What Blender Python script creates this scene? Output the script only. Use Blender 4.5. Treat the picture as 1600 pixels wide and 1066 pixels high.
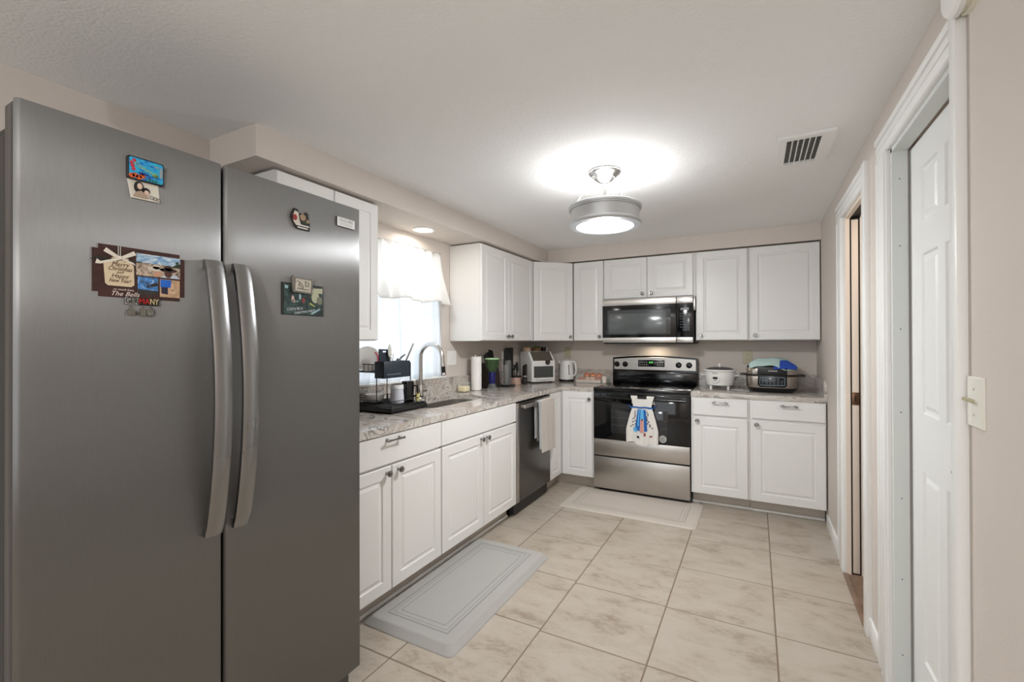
import bpy, bmesh, math, random
from mathutils import Vector, Matrix
random.seed(7)
S = bpy.context.scene
for o in list(bpy.data.objects): bpy.data.objects.remove(o, do_unlink=True)
COL = S.collection
PI = math.pi

# ------------------------------------------------------------------ camera
CAM = Vector((2.2091, -4.4977, 1.3254))
cam = bpy.data.cameras.new('camera'); cam_ob = bpy.data.objects.new('camera', cam); COL.objects.link(cam_ob)
_t, _p, _r = math.radians(27.5636), math.radians(0.2342), math.radians(-0.1714)
_F = Vector((-math.sin(_t)*math.cos(_p), math.cos(_t)*math.cos(_p), math.sin(_p)))
_R = Vector((math.cos(_t), math.sin(_t), 0)); _U = _R.cross(_F)
_R2 = _R*math.cos(_r) + _U*math.sin(_r); _U2 = -_R*math.sin(_r) + _U*math.cos(_r)
M4 = Matrix((_R2, _U2, -_F)).transposed().to_4x4(); M4.translation = CAM
cam_ob.matrix_world = M4
cam.sensor_width = 36; cam.sensor_fit = 'HORIZONTAL'
cam.lens = 699.5584*36/1600
cam.shift_x = -(814.8139-800)/1600; cam.shift_y = -(533-531.93)/1600
cam.clip_start = 0.05; cam.clip_end = 60
S.camera = cam_ob

# ------------------------------------------------------------------ world, light, exposure
W = bpy.data.worlds.new('World'); S.world = W; W.use_nodes = True
bg = W.node_tree.nodes['Background']
bg.inputs[0].default_value = (0.86, 0.93, 1.0, 1); bg.inputs[1].default_value = 0.7
S.view_settings.view_transform = 'Standard'; S.view_settings.look = 'None'
S.view_settings.gamma = 1; S.view_settings.use_curve_mapping = False
S.view_settings.exposure = 0.56

def area_light(name, loc, target, sx, sy, power, color=(1, 1, 1)):
    l = bpy.data.lights.new(name, 'AREA'); l.shape = 'RECTANGLE'; l.size = sx; l.size_y = sy
    l.energy = power; l.color = color
    o = bpy.data.objects.new(name, l); COL.objects.link(o); o.location = loc
    o.rotation_euler = (Vector(target)-Vector(loc)).to_track_quat('-Z', 'Y').to_euler()
    return o
def point_light(name, loc, power, r=0.05, color=(1, 1, 1)):
    l = bpy.data.lights.new(name, 'POINT'); l.energy = power; l.shadow_soft_size = r; l.color = color
    o = bpy.data.objects.new(name, l); COL.objects.link(o); o.location = loc
    return o
# fill lights added out of view behind the camera, on the living room side
area_light('rear_fill_light', (1.2, -7.15, 1.35), (1.2, 0, 1.2), 2.4, 1.9, 12, (0.98, 0.99, 1.0))
area_light('overhead_fill_light', (2.2, -5.4, 2.22), (2.2, -5.4, 0), 0.9, 0.5, 10, (1.0, 0.98, 0.96))
point_light('living_fill_light', (2.0, -5.7, 1.65), 17, 0.12, (1.0, 0.98, 0.96))
# kitchen ceiling fixture (light going up past the drum and down through the lens)
point_light('drum_lamp_bulb', (1.486, -2.128, 2.06), 5.5, 0.07, (0.97, 0.98, 1.0))
area_light('drum_lamp_down_light', (1.486, -2.128, 1.928), (1.486, -2.128, 0), 0.28, 0.28, 7, (0.98, 0.99, 1.0))
point_light('drum_lamp_glow', (1.486, -2.128, 1.915), 13, 0.02, (0.98, 0.99, 1.0))
# recessed light over the sink
area_light('recessed_down_light', (0.15, -2.03, 2.095), (0.15, -2.03, 0), 0.11, 0.11, 1.5, (1.0, 0.95, 0.88))
# daylight entering by the kitchen window
area_light('window_daylight', (-0.30, -2.07, 1.55), (1.0, -2.07, 1.45), 0.85, 0.95, 4, (0.93, 0.97, 1.0))
# light beyond the pocket door and under the microwave
point_light('hallway_light', (3.15, -1.75, 2.0), 5, 0.08, (1.0, 0.86, 0.72))
area_light('microwave_cooktop_light', (1.36, -0.13, 1.285), (1.36, -0.13, 0.9), 0.12, 0.04, 0.55, (1.0, 0.86, 0.66))

# ------------------------------------------------------------------ materials
def lin(c):
    f = lambda v: v/12.92 if v <= 0.04045 else ((v+0.055)/1.055)**2.4
    return (f(c[0]/255), f(c[1]/255), f(c[2]/255), 1)
def mat(name, col, rough=0.5, metal=0.0, bump=0.0, bscale=50, spec=None, var=0.0, vscale=6, **kw):
    m = bpy.data.materials.new(name); m.use_nodes = True
    nt = m.node_tree; b = nt.nodes['Principled BSDF']
    c = lin(col); b.inputs['Base Color'].default_value = c
    b.inputs['Roughness'].default_value = rough; b.inputs['Metallic'].default_value = metal
    if spec is not None: b.inputs['Specular IOR Level'].default_value = spec
    for k, v in kw.items():
        b.inputs[k.replace('_', ' ')].default_value = v
    tc = nt.nodes.new('ShaderNodeTexCoord')
    if var > 0:
        n = nt.nodes.new('ShaderNodeTexNoise'); n.inputs['Scale'].default_value = vscale; n.inputs['Detail'].default_value = 4
        nt.links.new(tc.outputs['Object'], n.inputs['Vector'])
        r = nt.nodes.new('ShaderNodeValToRGB')
        r.color_ramp.elements[0].position = 0.3; r.color_ramp.elements[1].position = 0.7
        r.color_ramp.elements[0].color = tuple(v*(1-var) for v in c[:3])+(1,)
        r.color_ramp.elements[1].color = tuple(min(1, v*(1+var)) for v in c[:3])+(1,)
        nt.links.new(n.outputs['Fac'], r.inputs['Fac']); nt.links.new(r.outputs['Color'], b.inputs['Base Color'])
    if bump > 0:
        n = nt.nodes.new('ShaderNodeTexNoise'); n.inputs['Scale'].default_value = bscale; n.inputs['Detail'].default_value = 5
        nt.links.new(tc.outputs['Object'], n.inputs['Vector'])
        bp = nt.nodes.new('ShaderNodeBump'); bp.inputs['Strength'].default_value = bump; bp.inputs['Distance'].default_value = 0.01
        nt.links.new(n.outputs['Fac'], bp.inputs['Height']); nt.links.new(bp.outputs['Normal'], b.inputs['Normal'])
    return m
def steel(name, col, rough, aniso=0.0, streak=(1, 1, 1), amt=0.08, axis='Z', bump=0.0):
    m = bpy.data.materials.new(name); m.use_nodes = True
    nt = m.node_tree; b = nt.nodes['Principled BSDF']; b.inputs['Metallic'].default_value = 1
    c = lin(col)
    tc = nt.nodes.new('ShaderNodeTexCoord'); mp = nt.nodes.new('ShaderNodeMapping'); mp.inputs['Scale'].default_value = streak
    n = nt.nodes.new('ShaderNodeTexNoise'); n.inputs['Scale'].default_value = 1; n.inputs['Detail'].default_value = 3
    nt.links.new(tc.outputs['Object'], mp.inputs['Vector']); nt.links.new(mp.outputs['Vector'], n.inputs['Vector'])
    r = nt.nodes.new('ShaderNodeValToRGB'); r.color_ramp.elements[0].position = .3; r.color_ramp.elements[1].position = .7
    r.color_ramp.elements[0].color = tuple(v*(1-amt) for v in c[:3])+(1,); r.color_ramp.elements[1].color = tuple(min(1, v*(1+amt)) for v in c[:3])+(1,)
    nt.links.new(n.outputs['Fac'], r.inputs['Fac']); nt.links.new(r.outputs['Color'], b.inputs['Base Color'])
    mr = nt.nodes.new('ShaderNodeMapRange'); mr.inputs['From Min'].default_value = .3; mr.inputs['From Max'].default_value = .7
    mr.inputs['To Min'].default_value = rough*0.9; mr.inputs['To Max'].default_value = rough*1.1
    nt.links.new(n.outputs['Fac'], mr.inputs['Value']); nt.links.new(mr.outputs['Result'], b.inputs['Roughness'])
    if bump > 0:
        bp = nt.nodes.new('ShaderNodeBump'); bp.inputs['Strength'].default_value = bump; bp.inputs['Distance'].default_value = 0.002
        nt.links.new(n.outputs['Fac'], bp.inputs['Height']); nt.links.new(bp.outputs['Normal'], b.inputs['Normal'])
    if aniso > 0:
        b.inputs['Anisotropic'].default_value = aniso
        tn = nt.nodes.new('ShaderNodeTangent'); tn.direction_type = 'RADIAL'; tn.axis = axis
        nt.links.new(tn.outputs['Tangent'], b.inputs['Tangent'])
    return m
def emit(name, col, strength):
    m = bpy.data.materials.new(name); m.use_nodes = True; b = m.node_tree.nodes['Principled BSDF']
    b.inputs['Base Color'].default_value = lin(col); b.inputs['Emission Color'].default_value = lin(col)
    b.inputs['Emission Strength'].default_value = strength
    return m

wall_m = mat('wall_paint', (208, 199, 191), 0.75, bump=0.08, bscale=110)
ceil_m = mat('ceiling_texture', (243, 243, 242), 0.85, bump=0.36, bscale=95)
white_m = mat('cabinet_white', (229, 228, 226), 0.33)
cabside_m = mat('cabinet_side_white', (228, 226, 223), 0.4)
toe_m = mat('toe_kick_beige', (190, 181, 170), 0.6)
trim_m = mat('trim_white', (238, 238, 236), 0.35)
trimd_m = mat('door_white', (232, 233, 231), 0.38)
jamb_m = mat('painted_jamb', (214, 217, 214), 0.45)
cream_m = mat('cream_jamb', (238, 225, 212), 0.5)
dark_m = mat('dark_gap', (14, 14, 14), 0.6)
black_m = mat('black_gloss', (9, 10, 12), 0.12)
blackp_m = mat('black_plastic', (18, 19, 21), 0.38)
blackr_m = mat('black_wire', (16, 17, 19), 0.3)
glassk_m = mat('black_oven_glass', (10, 12, 15), 0.05)
ovenwin_m = mat('oven_window_glass', (44, 45, 46), 0.06)
mwin_m = mat('microwave_window_glass', (70, 74, 76), 0.10)
fridge_m = steel('brushed_fridge_steel', (138, 138, 138), 0.42, 1.0, (900, 900, 22), 0.05, 'Z', 0.0)
fridgeside_m = mat('fridge_dark_side', (52, 54, 57), 0.25, 0.6)
steel_m = steel('brushed_appliance_steel', (196, 192, 187), 0.32, 0.5, (6, 6, 240), 0.05)
dwsteel_m = steel('dark_dishwasher_steel', (112, 110, 108), 0.32, 0.5, (240, 240, 6), 0.06)
chrome_m = steel('satin_nickel', (205, 203, 200), 0.22, 0, (3, 3, 3), 0.03)
handle_m = steel('handle_steel', (150, 150, 150), 0.27, 0.3, (2, 2, 2), 0.02)
knob_m = steel('pewter_knob', (150, 148, 146), 0.18, 0, (9, 9, 9), 0.05)
plate_m = mat('white_glazed', (240, 239, 236), 0.2)
whitepl_m = mat('white_plastic', (236, 235, 232), 0.28)
ivory_m = mat('ivory_plastic', (228, 224, 205), 0.35)
ivoryd_m = mat('dark_ivory_plastic', (186, 179, 152), 0.4)
paper_m = mat('paper', (245, 243, 240), 0.85, bump=0.3, bscale=160)
matgrey_m = mat('mat_foam', (178, 176, 172), 0.8, bump=0.5, bscale=300)
matline_m = mat('mat_groove', (148, 146, 142), 0.85)
matb_m = mat('beige_mat', (204, 195, 185), 0.8, bump=0.3, bscale=300)
matbl_m = mat('beige_mat_groove', (172, 164, 154), 0.85)
woodfl_m = mat('hall_wood', (132, 108, 90), 0.4, var=0.25, vscale=14)
bread_m = mat('bread_crust', (196, 108, 52), 0.6, var=0.35, vscale=40)
breadl_m = mat('bread_pale', (228, 190, 146), 0.7, var=0.15, vscale=40)
wax_m = mat('cream_wax', (240, 226, 186), 0.5)
cloth_w = mat('white_terry', (236, 233, 227), 0.95, bump=0.6, bscale=380)
cloth_b = mat('beige_towel', (216, 208, 200), 0.95, bump=0.6, bscale=300)
green_m = mat('leaf_green', (62, 118, 40), 0.5)
basket_m = mat('brown_basket', (112, 84, 58), 0.8, bump=0.5, bscale=120)

def glass(name, col, rough=0.02, alpha=0.3):
    m = bpy.data.materials.new(name); m.use_nodes = True; nt = m.node_tree; b = nt.nodes['Principled BSDF']
    b.inputs['Base Color'].default_value = lin(col); b.inputs['Roughness'].default_value = rough
    b.inputs['Alpha'].default_value = alpha
    return m
glass_m = glass('clear_glass', (225, 232, 232), 0.03, 0.12)
greeng_m = glass('green_glass', (54, 80, 46), 0.05, 0.82)
blueg_m = glass('cobalt_glass', (16, 18, 92), 0.05, 0.92)
pane_m = glass('window_glass', (230, 240, 245), 0.0, 0.06)
lid_m = glass('smoked_lid_glass', (90, 90, 90), 0.05, 0.7)

def curtain_mat(name, col, transp, transl):
    m = bpy.data.materials.new(name); m.use_nodes = True; nt = m.node_tree
    out = nt.nodes['Material Output']; nt.nodes.remove(nt.nodes['Principled BSDF'])
    d = nt.nodes.new('ShaderNodeBsdfDiffuse'); d.inputs[0].default_value = lin(col)
    t = nt.nodes.new('ShaderNodeBsdfTranslucent'); t.inputs[0].default_value = lin(col)
    p = nt.nodes.new('ShaderNodeBsdfTransparent')
    a = nt.nodes.new('ShaderNodeMixShader'); a.inputs[0].default_value = transl
    nt.links.new(d.outputs[0], a.inputs[1]); nt.links.new(t.outputs[0], a.inputs[2])
    b = nt.nodes.new('ShaderNodeMixShader'); b.inputs[0].default_value = transp
    nt.links.new(a.outputs[0], b.inputs[1]); nt.links.new(p.outputs[0], b.inputs[2])
    nt.links.new(b.outputs[0], out.inputs[0])
    return m
val_m = curtain_mat('curtain_valance_cloth', (246, 245, 243), 0.04, 0.5)
sheer_m = curtain_mat('curtain_sheer_cloth', (240, 244, 248), 0.22, 0.55)

def granite():
    m = bpy.data.materials.new('veined_granite'); m.use_nodes = True; nt = m.node_tree; b = nt.nodes['Principled BSDF']
    L = nt.links.new
    tc = nt.nodes.new('ShaderNodeTexCoord'); mp = nt.nodes.new('ShaderNodeMapping')
    mp.inputs['Rotation'].default_value = (0.5, 0.35, 0.55); mp.inputs['Scale'].default_value = (0.8, 2.4, 2.4)
    L(tc.outputs['Object'], mp.inputs['Vector'])
    n0 = nt.nodes.new('ShaderNodeTexNoise'); n0.inputs['Scale'].default_value = 2.4; n0.inputs['Detail'].default_value = 9; n0.inputs['Roughness'].default_value = 0.58; n0.inputs['Distortion'].default_value = 1.1
    L(mp.outputs['Vector'], n0.inputs['Vector'])
    r = nt.nodes.new('ShaderNodeValToRGB'); cr = r.color_ramp
    cr.elements[0].position = 0.28; cr.elements[0].color = lin((92, 84, 78))
    cr.elements[1].position = 0.78; cr.elements[1].color = lin((205, 196, 186))
    for p_, c_ in ((0.36, (158, 150, 142)), (0.43, (196, 190, 183)), (0.472, (206, 201, 195)), (0.492, (118, 109, 102)), (0.515, (200, 195, 188)), (0.60, (176, 163, 153)), (0.66, (198, 191, 183))):
        e = cr.elements.new(p_); e.color = lin(c_)
    L(n0.outputs['Fac'], r.inputs['Fac'])
    n1 = nt.nodes.new('ShaderNodeTexNoise'); n1.inputs['Scale'].default_value = 90; n1.inputs['Detail'].default_value = 3
    L(tc.outputs['Object'], n1.inputs['Vector'])
    mx = nt.nodes.new('ShaderNodeMixRGB'); mx.blend_type = 'OVERLAY'; mx.inputs[0].default_value = 0.3
    L(r.outputs['Color'], mx.inputs[1]); L(n1.outputs['Fac'], mx.inputs[2]); L(mx.outputs['Color'], b.inputs['Base Color'])
    b.inputs['Roughness'].default_value = 0.12
    return m
granite_m = granite()

def tile_mat():
    m = bpy.data.materials.new('beige_stone_tile'); m.use_nodes = True; nt = m.node_tree; b = nt.nodes['Principled BSDF']
    L = nt.links.new
    tc = nt.nodes.new('ShaderNodeTexCoord')
    geo = nt.nodes.new('ShaderNodeNewGeometry')
    vm = nt.nodes.new('ShaderNodeVectorMath'); vm.operation = 'SCALE'; vm.inputs['Scale'].default_value = 13.7
    cmb = nt.nodes.new('ShaderNodeCombineXYZ')
    for k in range(3): L(geo.outputs['Random Per Island'], cmb.inputs[k])
    L(cmb.outputs[0], vm.inputs[0])
    ad = nt.nodes.new('ShaderNodeVectorMath'); ad.operation = 'ADD'
    L(tc.outputs['Object'], ad.inputs[0]); L(vm.outputs[0], ad.inputs[1])
    mp = nt.nodes.new('ShaderNodeMapping'); mp.inputs['Scale'].default_value = (1, 1.9, 1); mp.inputs['Rotation'].default_value = (0, 0, 0.3)
    L(ad.outputs[0], mp.inputs['Vector'])
    n0 = nt.nodes.new('ShaderNodeTexNoise'); n0.inputs['Scale'].default_value = 4.2; n0.inputs['Detail'].default_value = 10; n0.inputs['Roughness'].default_value = 0.74; n0.inputs['Distortion'].default_value = 0.25
    L(mp.outputs['Vector'], n0.inputs['Vector'])
    r = nt.nodes.new('ShaderNodeValToRGB'); cr = r.color_ramp
    cr.elements[0].position = 0.28; cr.elements[0].color = lin((140, 124, 106))
    cr.elements[1].position = 0.72; cr.elements[1].color = lin((188, 179, 167))
    for p_, c_ in ((0.38, (158, 145, 129)), (0.46, (176, 165, 150)), (0.56, (183, 173, 160))):
        e = cr.elements.new(p_); e.color = lin(c_)
    L(n0.outputs['Fac'], r.inputs['Fac']); L(r.outputs['Color'], b.inputs['Base Color'])
    b.inputs['Roughness'].default_value = 0.38
    bp = nt.nodes.new('ShaderNodeBump'); bp.inputs['Strength'].default_value = 0.12; bp.inputs['Distance'].default_value = 0.01
    L(n0.outputs['Fac'], bp.inputs['Height']); L(bp.outputs['Normal'], b.inputs['Normal'])
    return m
tile_m = tile_mat()
grout_m = mat('brown_grout', (128, 112, 98), 0.9)

# ------------------------------------------------------------------ mesh helpers
def V(*a): return Vector(a)
class MB:
    def __init__(s): s.bm = bmesh.new(); s.mi = 0
    def mat(s, i): s.mi = i; return s
    def _merge(s, tmp):
        for f in tmp.faces: f.material_index = s.mi
        me = bpy.data.meshes.new('t'); tmp.to_mesh(me); tmp.free(); s.bm.from_mesh(me); bpy.data.meshes.remove(me)
        return s
    def box(s, x0, x1, y0, y1, z0, z1, bev=0.0, seg=2, M=None):
        t = bmesh.new(); bmesh.ops.create_cube(t, size=1)
        for v in t.verts: v.co = Vector(((x0+x1)/2+v.co.x*(x1-x0), (y0+y1)/2+v.co.y*(y1-y0), (z0+z1)/2+v.co.z*(z1-z0)))
        if bev > 0: bmesh.ops.bevel(t, geom=t.edges[:], offset=bev, segments=seg, affect='EDGES', profile=0.5)
        if M is not None: bmesh.ops.transform(t, matrix=M, verts=t.verts)
        return s._merge(t)
    def cyl(s, a, b, r0, r1=None, seg=20, caps=True):
        a = Vector(a); b = Vector(b); r1 = r0 if r1 is None else r1
        d = b-a; L = d.length
        t = bmesh.new(); bmesh.ops.create_cone(t, cap_ends=caps, cap_tris=False, segments=seg, radius1=r0, radius2=r1, depth=L)
        q = d.to_track_quat('Z', 'Y').to_matrix().to_4x4(); q.translation = (a+b)/2
        bmesh.ops.transform(t, matrix=q, verts=t.verts)
        return s._merge(t)
    def sph(s, c, r, sc=(1, 1, 1), seg=16, rings=10, M=None):
        t = bmesh.new(); bmesh.ops.create_uvsphere(t, u_segments=seg, v_segments=rings, radius=r)
        for v in t.verts: v.co = Vector((v.co.x*sc[0], v.co.y*sc[1], v.co.z*sc[2]))
        if M is not None: bmesh.ops.transform(t, matrix=M, verts=t.verts)
        for v in t.verts: v.co += Vector(c)
        return s._merge(t)
    def lathe(s, c, prof, seg=32, axis=None, sx=1, sy=1):
        t = bmesh.new(); rings = []
        for (r, z) in prof:
            if r < 1e-6: rings.append([t.verts.new((0, 0, z))])
            else: rings.append([t.verts.new((r*sx*math.cos(2*PI*k/seg), r*sy*math.sin(2*PI*k/seg), z)) for k in range(seg)])
        for A, B in zip(rings, rings[1:]):
            for k in range(seg):
                k2 = (k+1) % seg
                if len(A) == 1 and len(B) > 1: t.faces.new((A[0], B[k2], B[k]))
                elif len(B) == 1 and len(A) > 1: t.faces.new((A[k], A[k2], B[0]))
                elif len(A) > 1: t.faces.new((A[k], A[k2], B[k2], B[k]))
        bmesh.ops.recalc_face_normals(t, faces=t.faces[:])
        M = Matrix.Identity(4)
        if axis is not None: M = Vector(axis).to_track_quat('Z', 'Y').to_matrix().to_4x4()
        M.translation = Vector(c); bmesh.ops.transform(t, matrix=M, verts=t.verts)
        return s._merge(t)
    def tube(s, pts, r, seg=10, closed=False, caps=True):
        pts = [Vector(p) for p in pts]; n = len(pts); t = bmesh.new(); rings = []
        rr = r if isinstance(r, (list, tuple)) else [r]*n
        prev = None
        for i, p in enumerate(pts):
            if closed: d = (pts[(i+1) % n]-pts[i-1])
            else: d = (pts[min(i+1, n-1)]-pts[max(i-1, 0)])
            d.normalize()
            if prev is None:
                u = d.orthogonal().normalized()
            else:
                u = (prev-d*prev.dot(d))
                u = u.normalized() if u.length > 1e-6 else d.orthogonal().normalized()
            prev = u; w = d.cross(u)
            rings.append([t.verts.new(p+(u*math.cos(2*PI*k/seg)+w*math.sin(2*PI*k/seg))*rr[i]) for k in range(seg)])
        m = n if closed else n-1
        for i in range(m):
            A, B = rings[i], rings[(i+1) % n]
            for k in range(seg): t.faces.new((A[k], A[(k+1) % seg], B[(k+1) % seg], B[k]))
        if not closed and caps: t.faces.new(rings[0][::-1]); t.faces.new(rings[-1])
        bmesh.ops.recalc_face_normals(t, faces=t.faces[:])
        return s._merge(t)
    def prism(s, pts, vec, bev=0.0, seg=2):
        t = bmesh.new(); vs = [t.verts.new(Vector(p)) for p in pts]; f = t.faces.new(vs)
        g = bmesh.ops.extrude_face_region(t, geom=[f])
        vv = [e for e in g['geom'] if isinstance(e, bmesh.types.BMVert)]
        bmesh.ops.translate(t, verts=vv, vec=Vector(vec))
        bmesh.ops.recalc_face_normals(t, faces=t.faces[:])
        if bev > 0: bmesh.ops.bevel(t, geom=t.edges[:], offset=bev, segments=seg, affect='EDGES', profile=0.5)
        return s._merge(t)
    def holed(s, outer, holes, vec):
        t = bmesh.new(); edges = []
        for loop in [outer]+holes:
            vs = [t.verts.new(Vector(p)) for p in loop]
            edges += [t.edges.new((vs[i], vs[(i+1) % len(vs)])) for i in range(len(vs))]
        bmesh.ops.triangle_fill(t, edges=edges, use_beauty=True, use_dissolve=False)
        g = bmesh.ops.extrude_face_region(t, geom=t.faces[:])
        vv = [e for e in g['geom'] if isinstance(e, bmesh.types.BMVert)]
        bmesh.ops.translate(t, verts=vv, vec=Vector(vec))
        bmesh.ops.recalc_face_normals(t, faces=t.faces[:])
        return s._merge(t)
    def quad(s, *p):
        t = bmesh.new(); t.faces.new([t.verts.new(Vector(q)) for q in p]); return s._merge(t)
    def slab(s, o, U, Vv, N, w, h, t_, rects, prof, ch=0.003):
        """slab with moulded panels on its front; o = back lower-left corner"""
        o = Vector(o); U = Vector(U); Vv = Vector(Vv); N = Vector(N); t = bmesh.new()
        P = lambda a, b, c: t.verts.new(o+U*a+Vv*b+N*c)
        def ring(a0, a1, b0, b1, c): return [P(a0, b0, c), P(a1, b0, c), P(a1, b1, c), P(a0, b1, c)]
        R = [ring(0, w, 0, h, 0), ring(0, w, 0, h, t_-ch), ring(ch, w-ch, ch, h-ch, t_)]
        t.faces.new(R[0][::-1])
        for A, B in zip(R, R[1:]):
            for k in range(4): t.faces.new((A[k], A[(k+1) % 4], B[(k+1) % 4], B[k]))
        xs = sorted({ch, w-ch} | {r[0] for r in rects} | {r[1] for r in rects}); ys = sorted({ch, h-ch} | {r[2] for r in rects} | {r[3] for r in rects})
        for i in range(len(xs)-1):
            for j in range(len(ys)-1):
                cx, cy = (xs[i]+xs[i+1])/2, (ys[j]+ys[j+1])/2
                if any(r[0] < cx < r[1] and r[2] < cy < r[3] for r in rects): continue
                t.faces.new(ring(xs[i], xs[i+1], ys[j], ys[j+1], t_))
        for r in rects:
            prev = None
            for (ins, dz) in prof:
                q = ring(r[0]+ins, r[1]-ins, r[2]+ins, r[3]-ins, t_+dz)
                if prev:
                    for k in range(4): t.faces.new((prev[k], prev[(k+1) % 4], q[(k+1) % 4], q[k]))
                prev = q
            t.faces.new(prev)
        bmesh.ops.remove_doubles(t, verts=t.verts[:], dist=1e-5)
        bmesh.ops.recalc_face_normals(t, faces=t.faces[:])
        return s._merge(t)
    def surf(s, nu, nv, fn, thick=0.0):
        t = bmesh.new(); g = [[t.verts.new(Vector(fn(i/nu, j/nv))) for j in range(nv+1)] for i in range(nu+1)]
        for i in range(nu):
            for j in range(nv): t.faces.new((g[i][j], g[i+1][j], g[i+1][j+1], g[i][j+1]))
        bmesh.ops.recalc_face_normals(t, faces=t.faces[:])
        if thick > 0:
            bmesh.ops.solidify(t, geom=t.faces[:], thickness=thick)
        return s._merge(t)
    def build(s, name, mats, parent=None, angle=35, smooth=True, **props):
        me = bpy.data.meshes.new(name)
        root = parent
        off = Vector((0, 0, 0))
        while root is not None: off += root.location; root = root.parent
        if off.length > 0:
            for v in s.bm.verts: v.co -= off
        s.bm.to_mesh(me); s.bm.free()
        for m in (mats if isinstance(mats, (list, tuple)) else [mats]): me.materials.append(m)
        if smooth:
            me.shade_smooth(); me.set_sharp_from_angle(angle=math.radians(angle))
        o = bpy.data.objects.new(name, me); COL.objects.link(o)
        if parent is not None: o.parent = parent
        for k, v in props.items(): o[k] = v
        return o

def thing(name, label, cat, loc, group=None):
    o = bpy.data.objects.new(name, None); COL.objects.link(o); o.location = loc; o.empty_display_size = 0.05
    o['label'] = label; o['category'] = cat
    if group: o['group'] = group
    return o
def tag(o, label, cat, group=None):
    o['label'] = label; o['category'] = cat
    if group: o['group'] = group
    # put the origin at the thing's base
    me = o.data; xs = [v.co for v in me.vertices]
    c = Vector(((min(v.x for v in xs)+max(v.x for v in xs))/2, (min(v.y for v in xs)+max(v.y for v in xs))/2, min(v.z for v in xs)))
    if o.location.length < 1e-9:
        me.transform(Matrix.Translation(-c)); o.location = c
    return o
def struct(o): o['kind'] = 'structure'; return o
def copy_tree(o, parent=None):
    c = o.copy(); COL.objects.link(c); c.parent = parent
    for ch in list(o.children): copy_tree(ch, c)
    return c

def text(name, txt, size, o, U, Vv, material, parent, depth=0.0006, align='CENTER', shear=0.0, width=None):
    """text laid flat at o, reading along U with up V"""
    cu = bpy.data.curves.new(name, 'FONT'); cu.body = txt; cu.size = size; cu.extrude = depth; cu.align_x = align; cu.align_y = 'CENTER'
    cu.shear = shear; cu.resolution_u = 2
    tmp = bpy.data.objects.new('tmp', cu); COL.objects.link(tmp)
    dg = bpy.context.evaluated_depsgraph_get(); me = bpy.data.meshes.new_from_object(tmp.evaluated_get(dg))
    bpy.data.objects.remove(tmp); bpy.data.curves.remove(cu)
    U = Vector(U).normalized(); Vv = Vector(Vv).normalized(); N = U.cross(Vv)
    if width:
        xs = [v.co.x for v in me.vertices]; k = width/(max(xs)-min(xs))
        for v in me.vertices: v.co.x *= k
    M = Matrix((U, Vv, N)).transposed().to_4x4(); M.translation = Vector(o)
    me.transform(M)
    root = parent; off = Vector((0, 0, 0))
    while root is not None: off += root.location; root = root.parent
    me.transform(Matrix.Translation(-off)); me.materials.clear(); me.materials.append(material)
    ob = bpy.data.objects.new(name, me); COL.objects.link(ob); ob.parent = parent
    return ob

# =================================================================== SETTING
RW = 2.667          # right wall plane
CZ = 2.255          # ceiling
YB = -7.3           # rear wall
# floor of individually set tiles
b = MB(); b.mat(1).box(-0.15, RW+0.03, YB, 0.1, -0.06, -0.0015)
colx = [-0.15, 0.358, 0.841, 1.325, 1.808, 2.286, RW+0.03]
base = [-1.222-0.4655*k for k in range(-3, 14)]
rows = {0: base, 1: base, 2: base,
        3: [y for y in [-0.3, -0.79, -1.252, -2.17]+[-2.632-0.4655*k for k in range(11)]],
        4: [-0.4, -0.865, -1.275, -1.722, -2.176]+[-2.632-0.4655*k for k in range(11)],
        5: [-0.36, -0.822, -1.276, -1.728, -2.178]+[-2.64-0.4655*k for k in range(11)]}
g = 0.0032
for c in range(6):
    ys = sorted([0.1]+[y for y in rows[c if c < 3 else c] if YB < y < 0.05]+[YB], reverse=True)
    # column map: 0..5 -> rows key
    key = {0: 0, 1: 1, 2: 2, 3: 3, 4: 4, 5: 5}[c]
    ys = sorted([0.1]+[y for y in rows[key] if YB < y < 0.05]+[YB], reverse=True)
    for ya, yb in zip(ys, ys[1:]):
        b.mat(0).box(colx[c]+g, colx[c+1]-g, yb+g, ya-g, -0.012, 0.0, 0.0015, 1)
struct(b.build('floor', [tile_m, grout_m]))
struct(MB().box(-0.2, RW+1.3, YB, 0.15, CZ, CZ+0.1).build('ceiling', ceil_m))
# left wall with window opening
WY0, WY1, WZ0, WZ1 = -2.52, -1.635, 1.046, 2.03
b = MB(); b.holed([(0, YB, -.05), (0, 0.12, -.05), (0, 0.12, CZ), (0, YB, CZ)], [[(0, WY0, WZ0), (0, WY1, WZ0), (0, WY1, WZ1), (0, WY0, WZ1)]], (-0.13, 0, 0))
struct(b.build('wall_left', wall_m, smooth=False))
struct(MB().box(-0.13, RW+0.13, 0, 0.12, -0.05, CZ).build('wall_back', wall_m))
D1a, D1b, D1z = -1.372, -1.935, 2.035
D2a, D2b, D2z = -2.352, -2.995, 2.05
b = MB(); b.holed([(RW, YB, -.05), (RW, 0.0, -.05), (RW, 0.0, CZ), (RW, YB, CZ)],
    [[(RW, D1a, -.02), (RW, D1b, -.02), (RW, D1b, D1z), (RW, D1a, D1z)], [(RW, D2a, -.02), (RW, D2b, -.02), (RW, D2b, D2z), (RW, D2a, D2z)]], (0.125, 0, 0))
struct(b.build('wall_right', wall_m, smooth=False))
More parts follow.
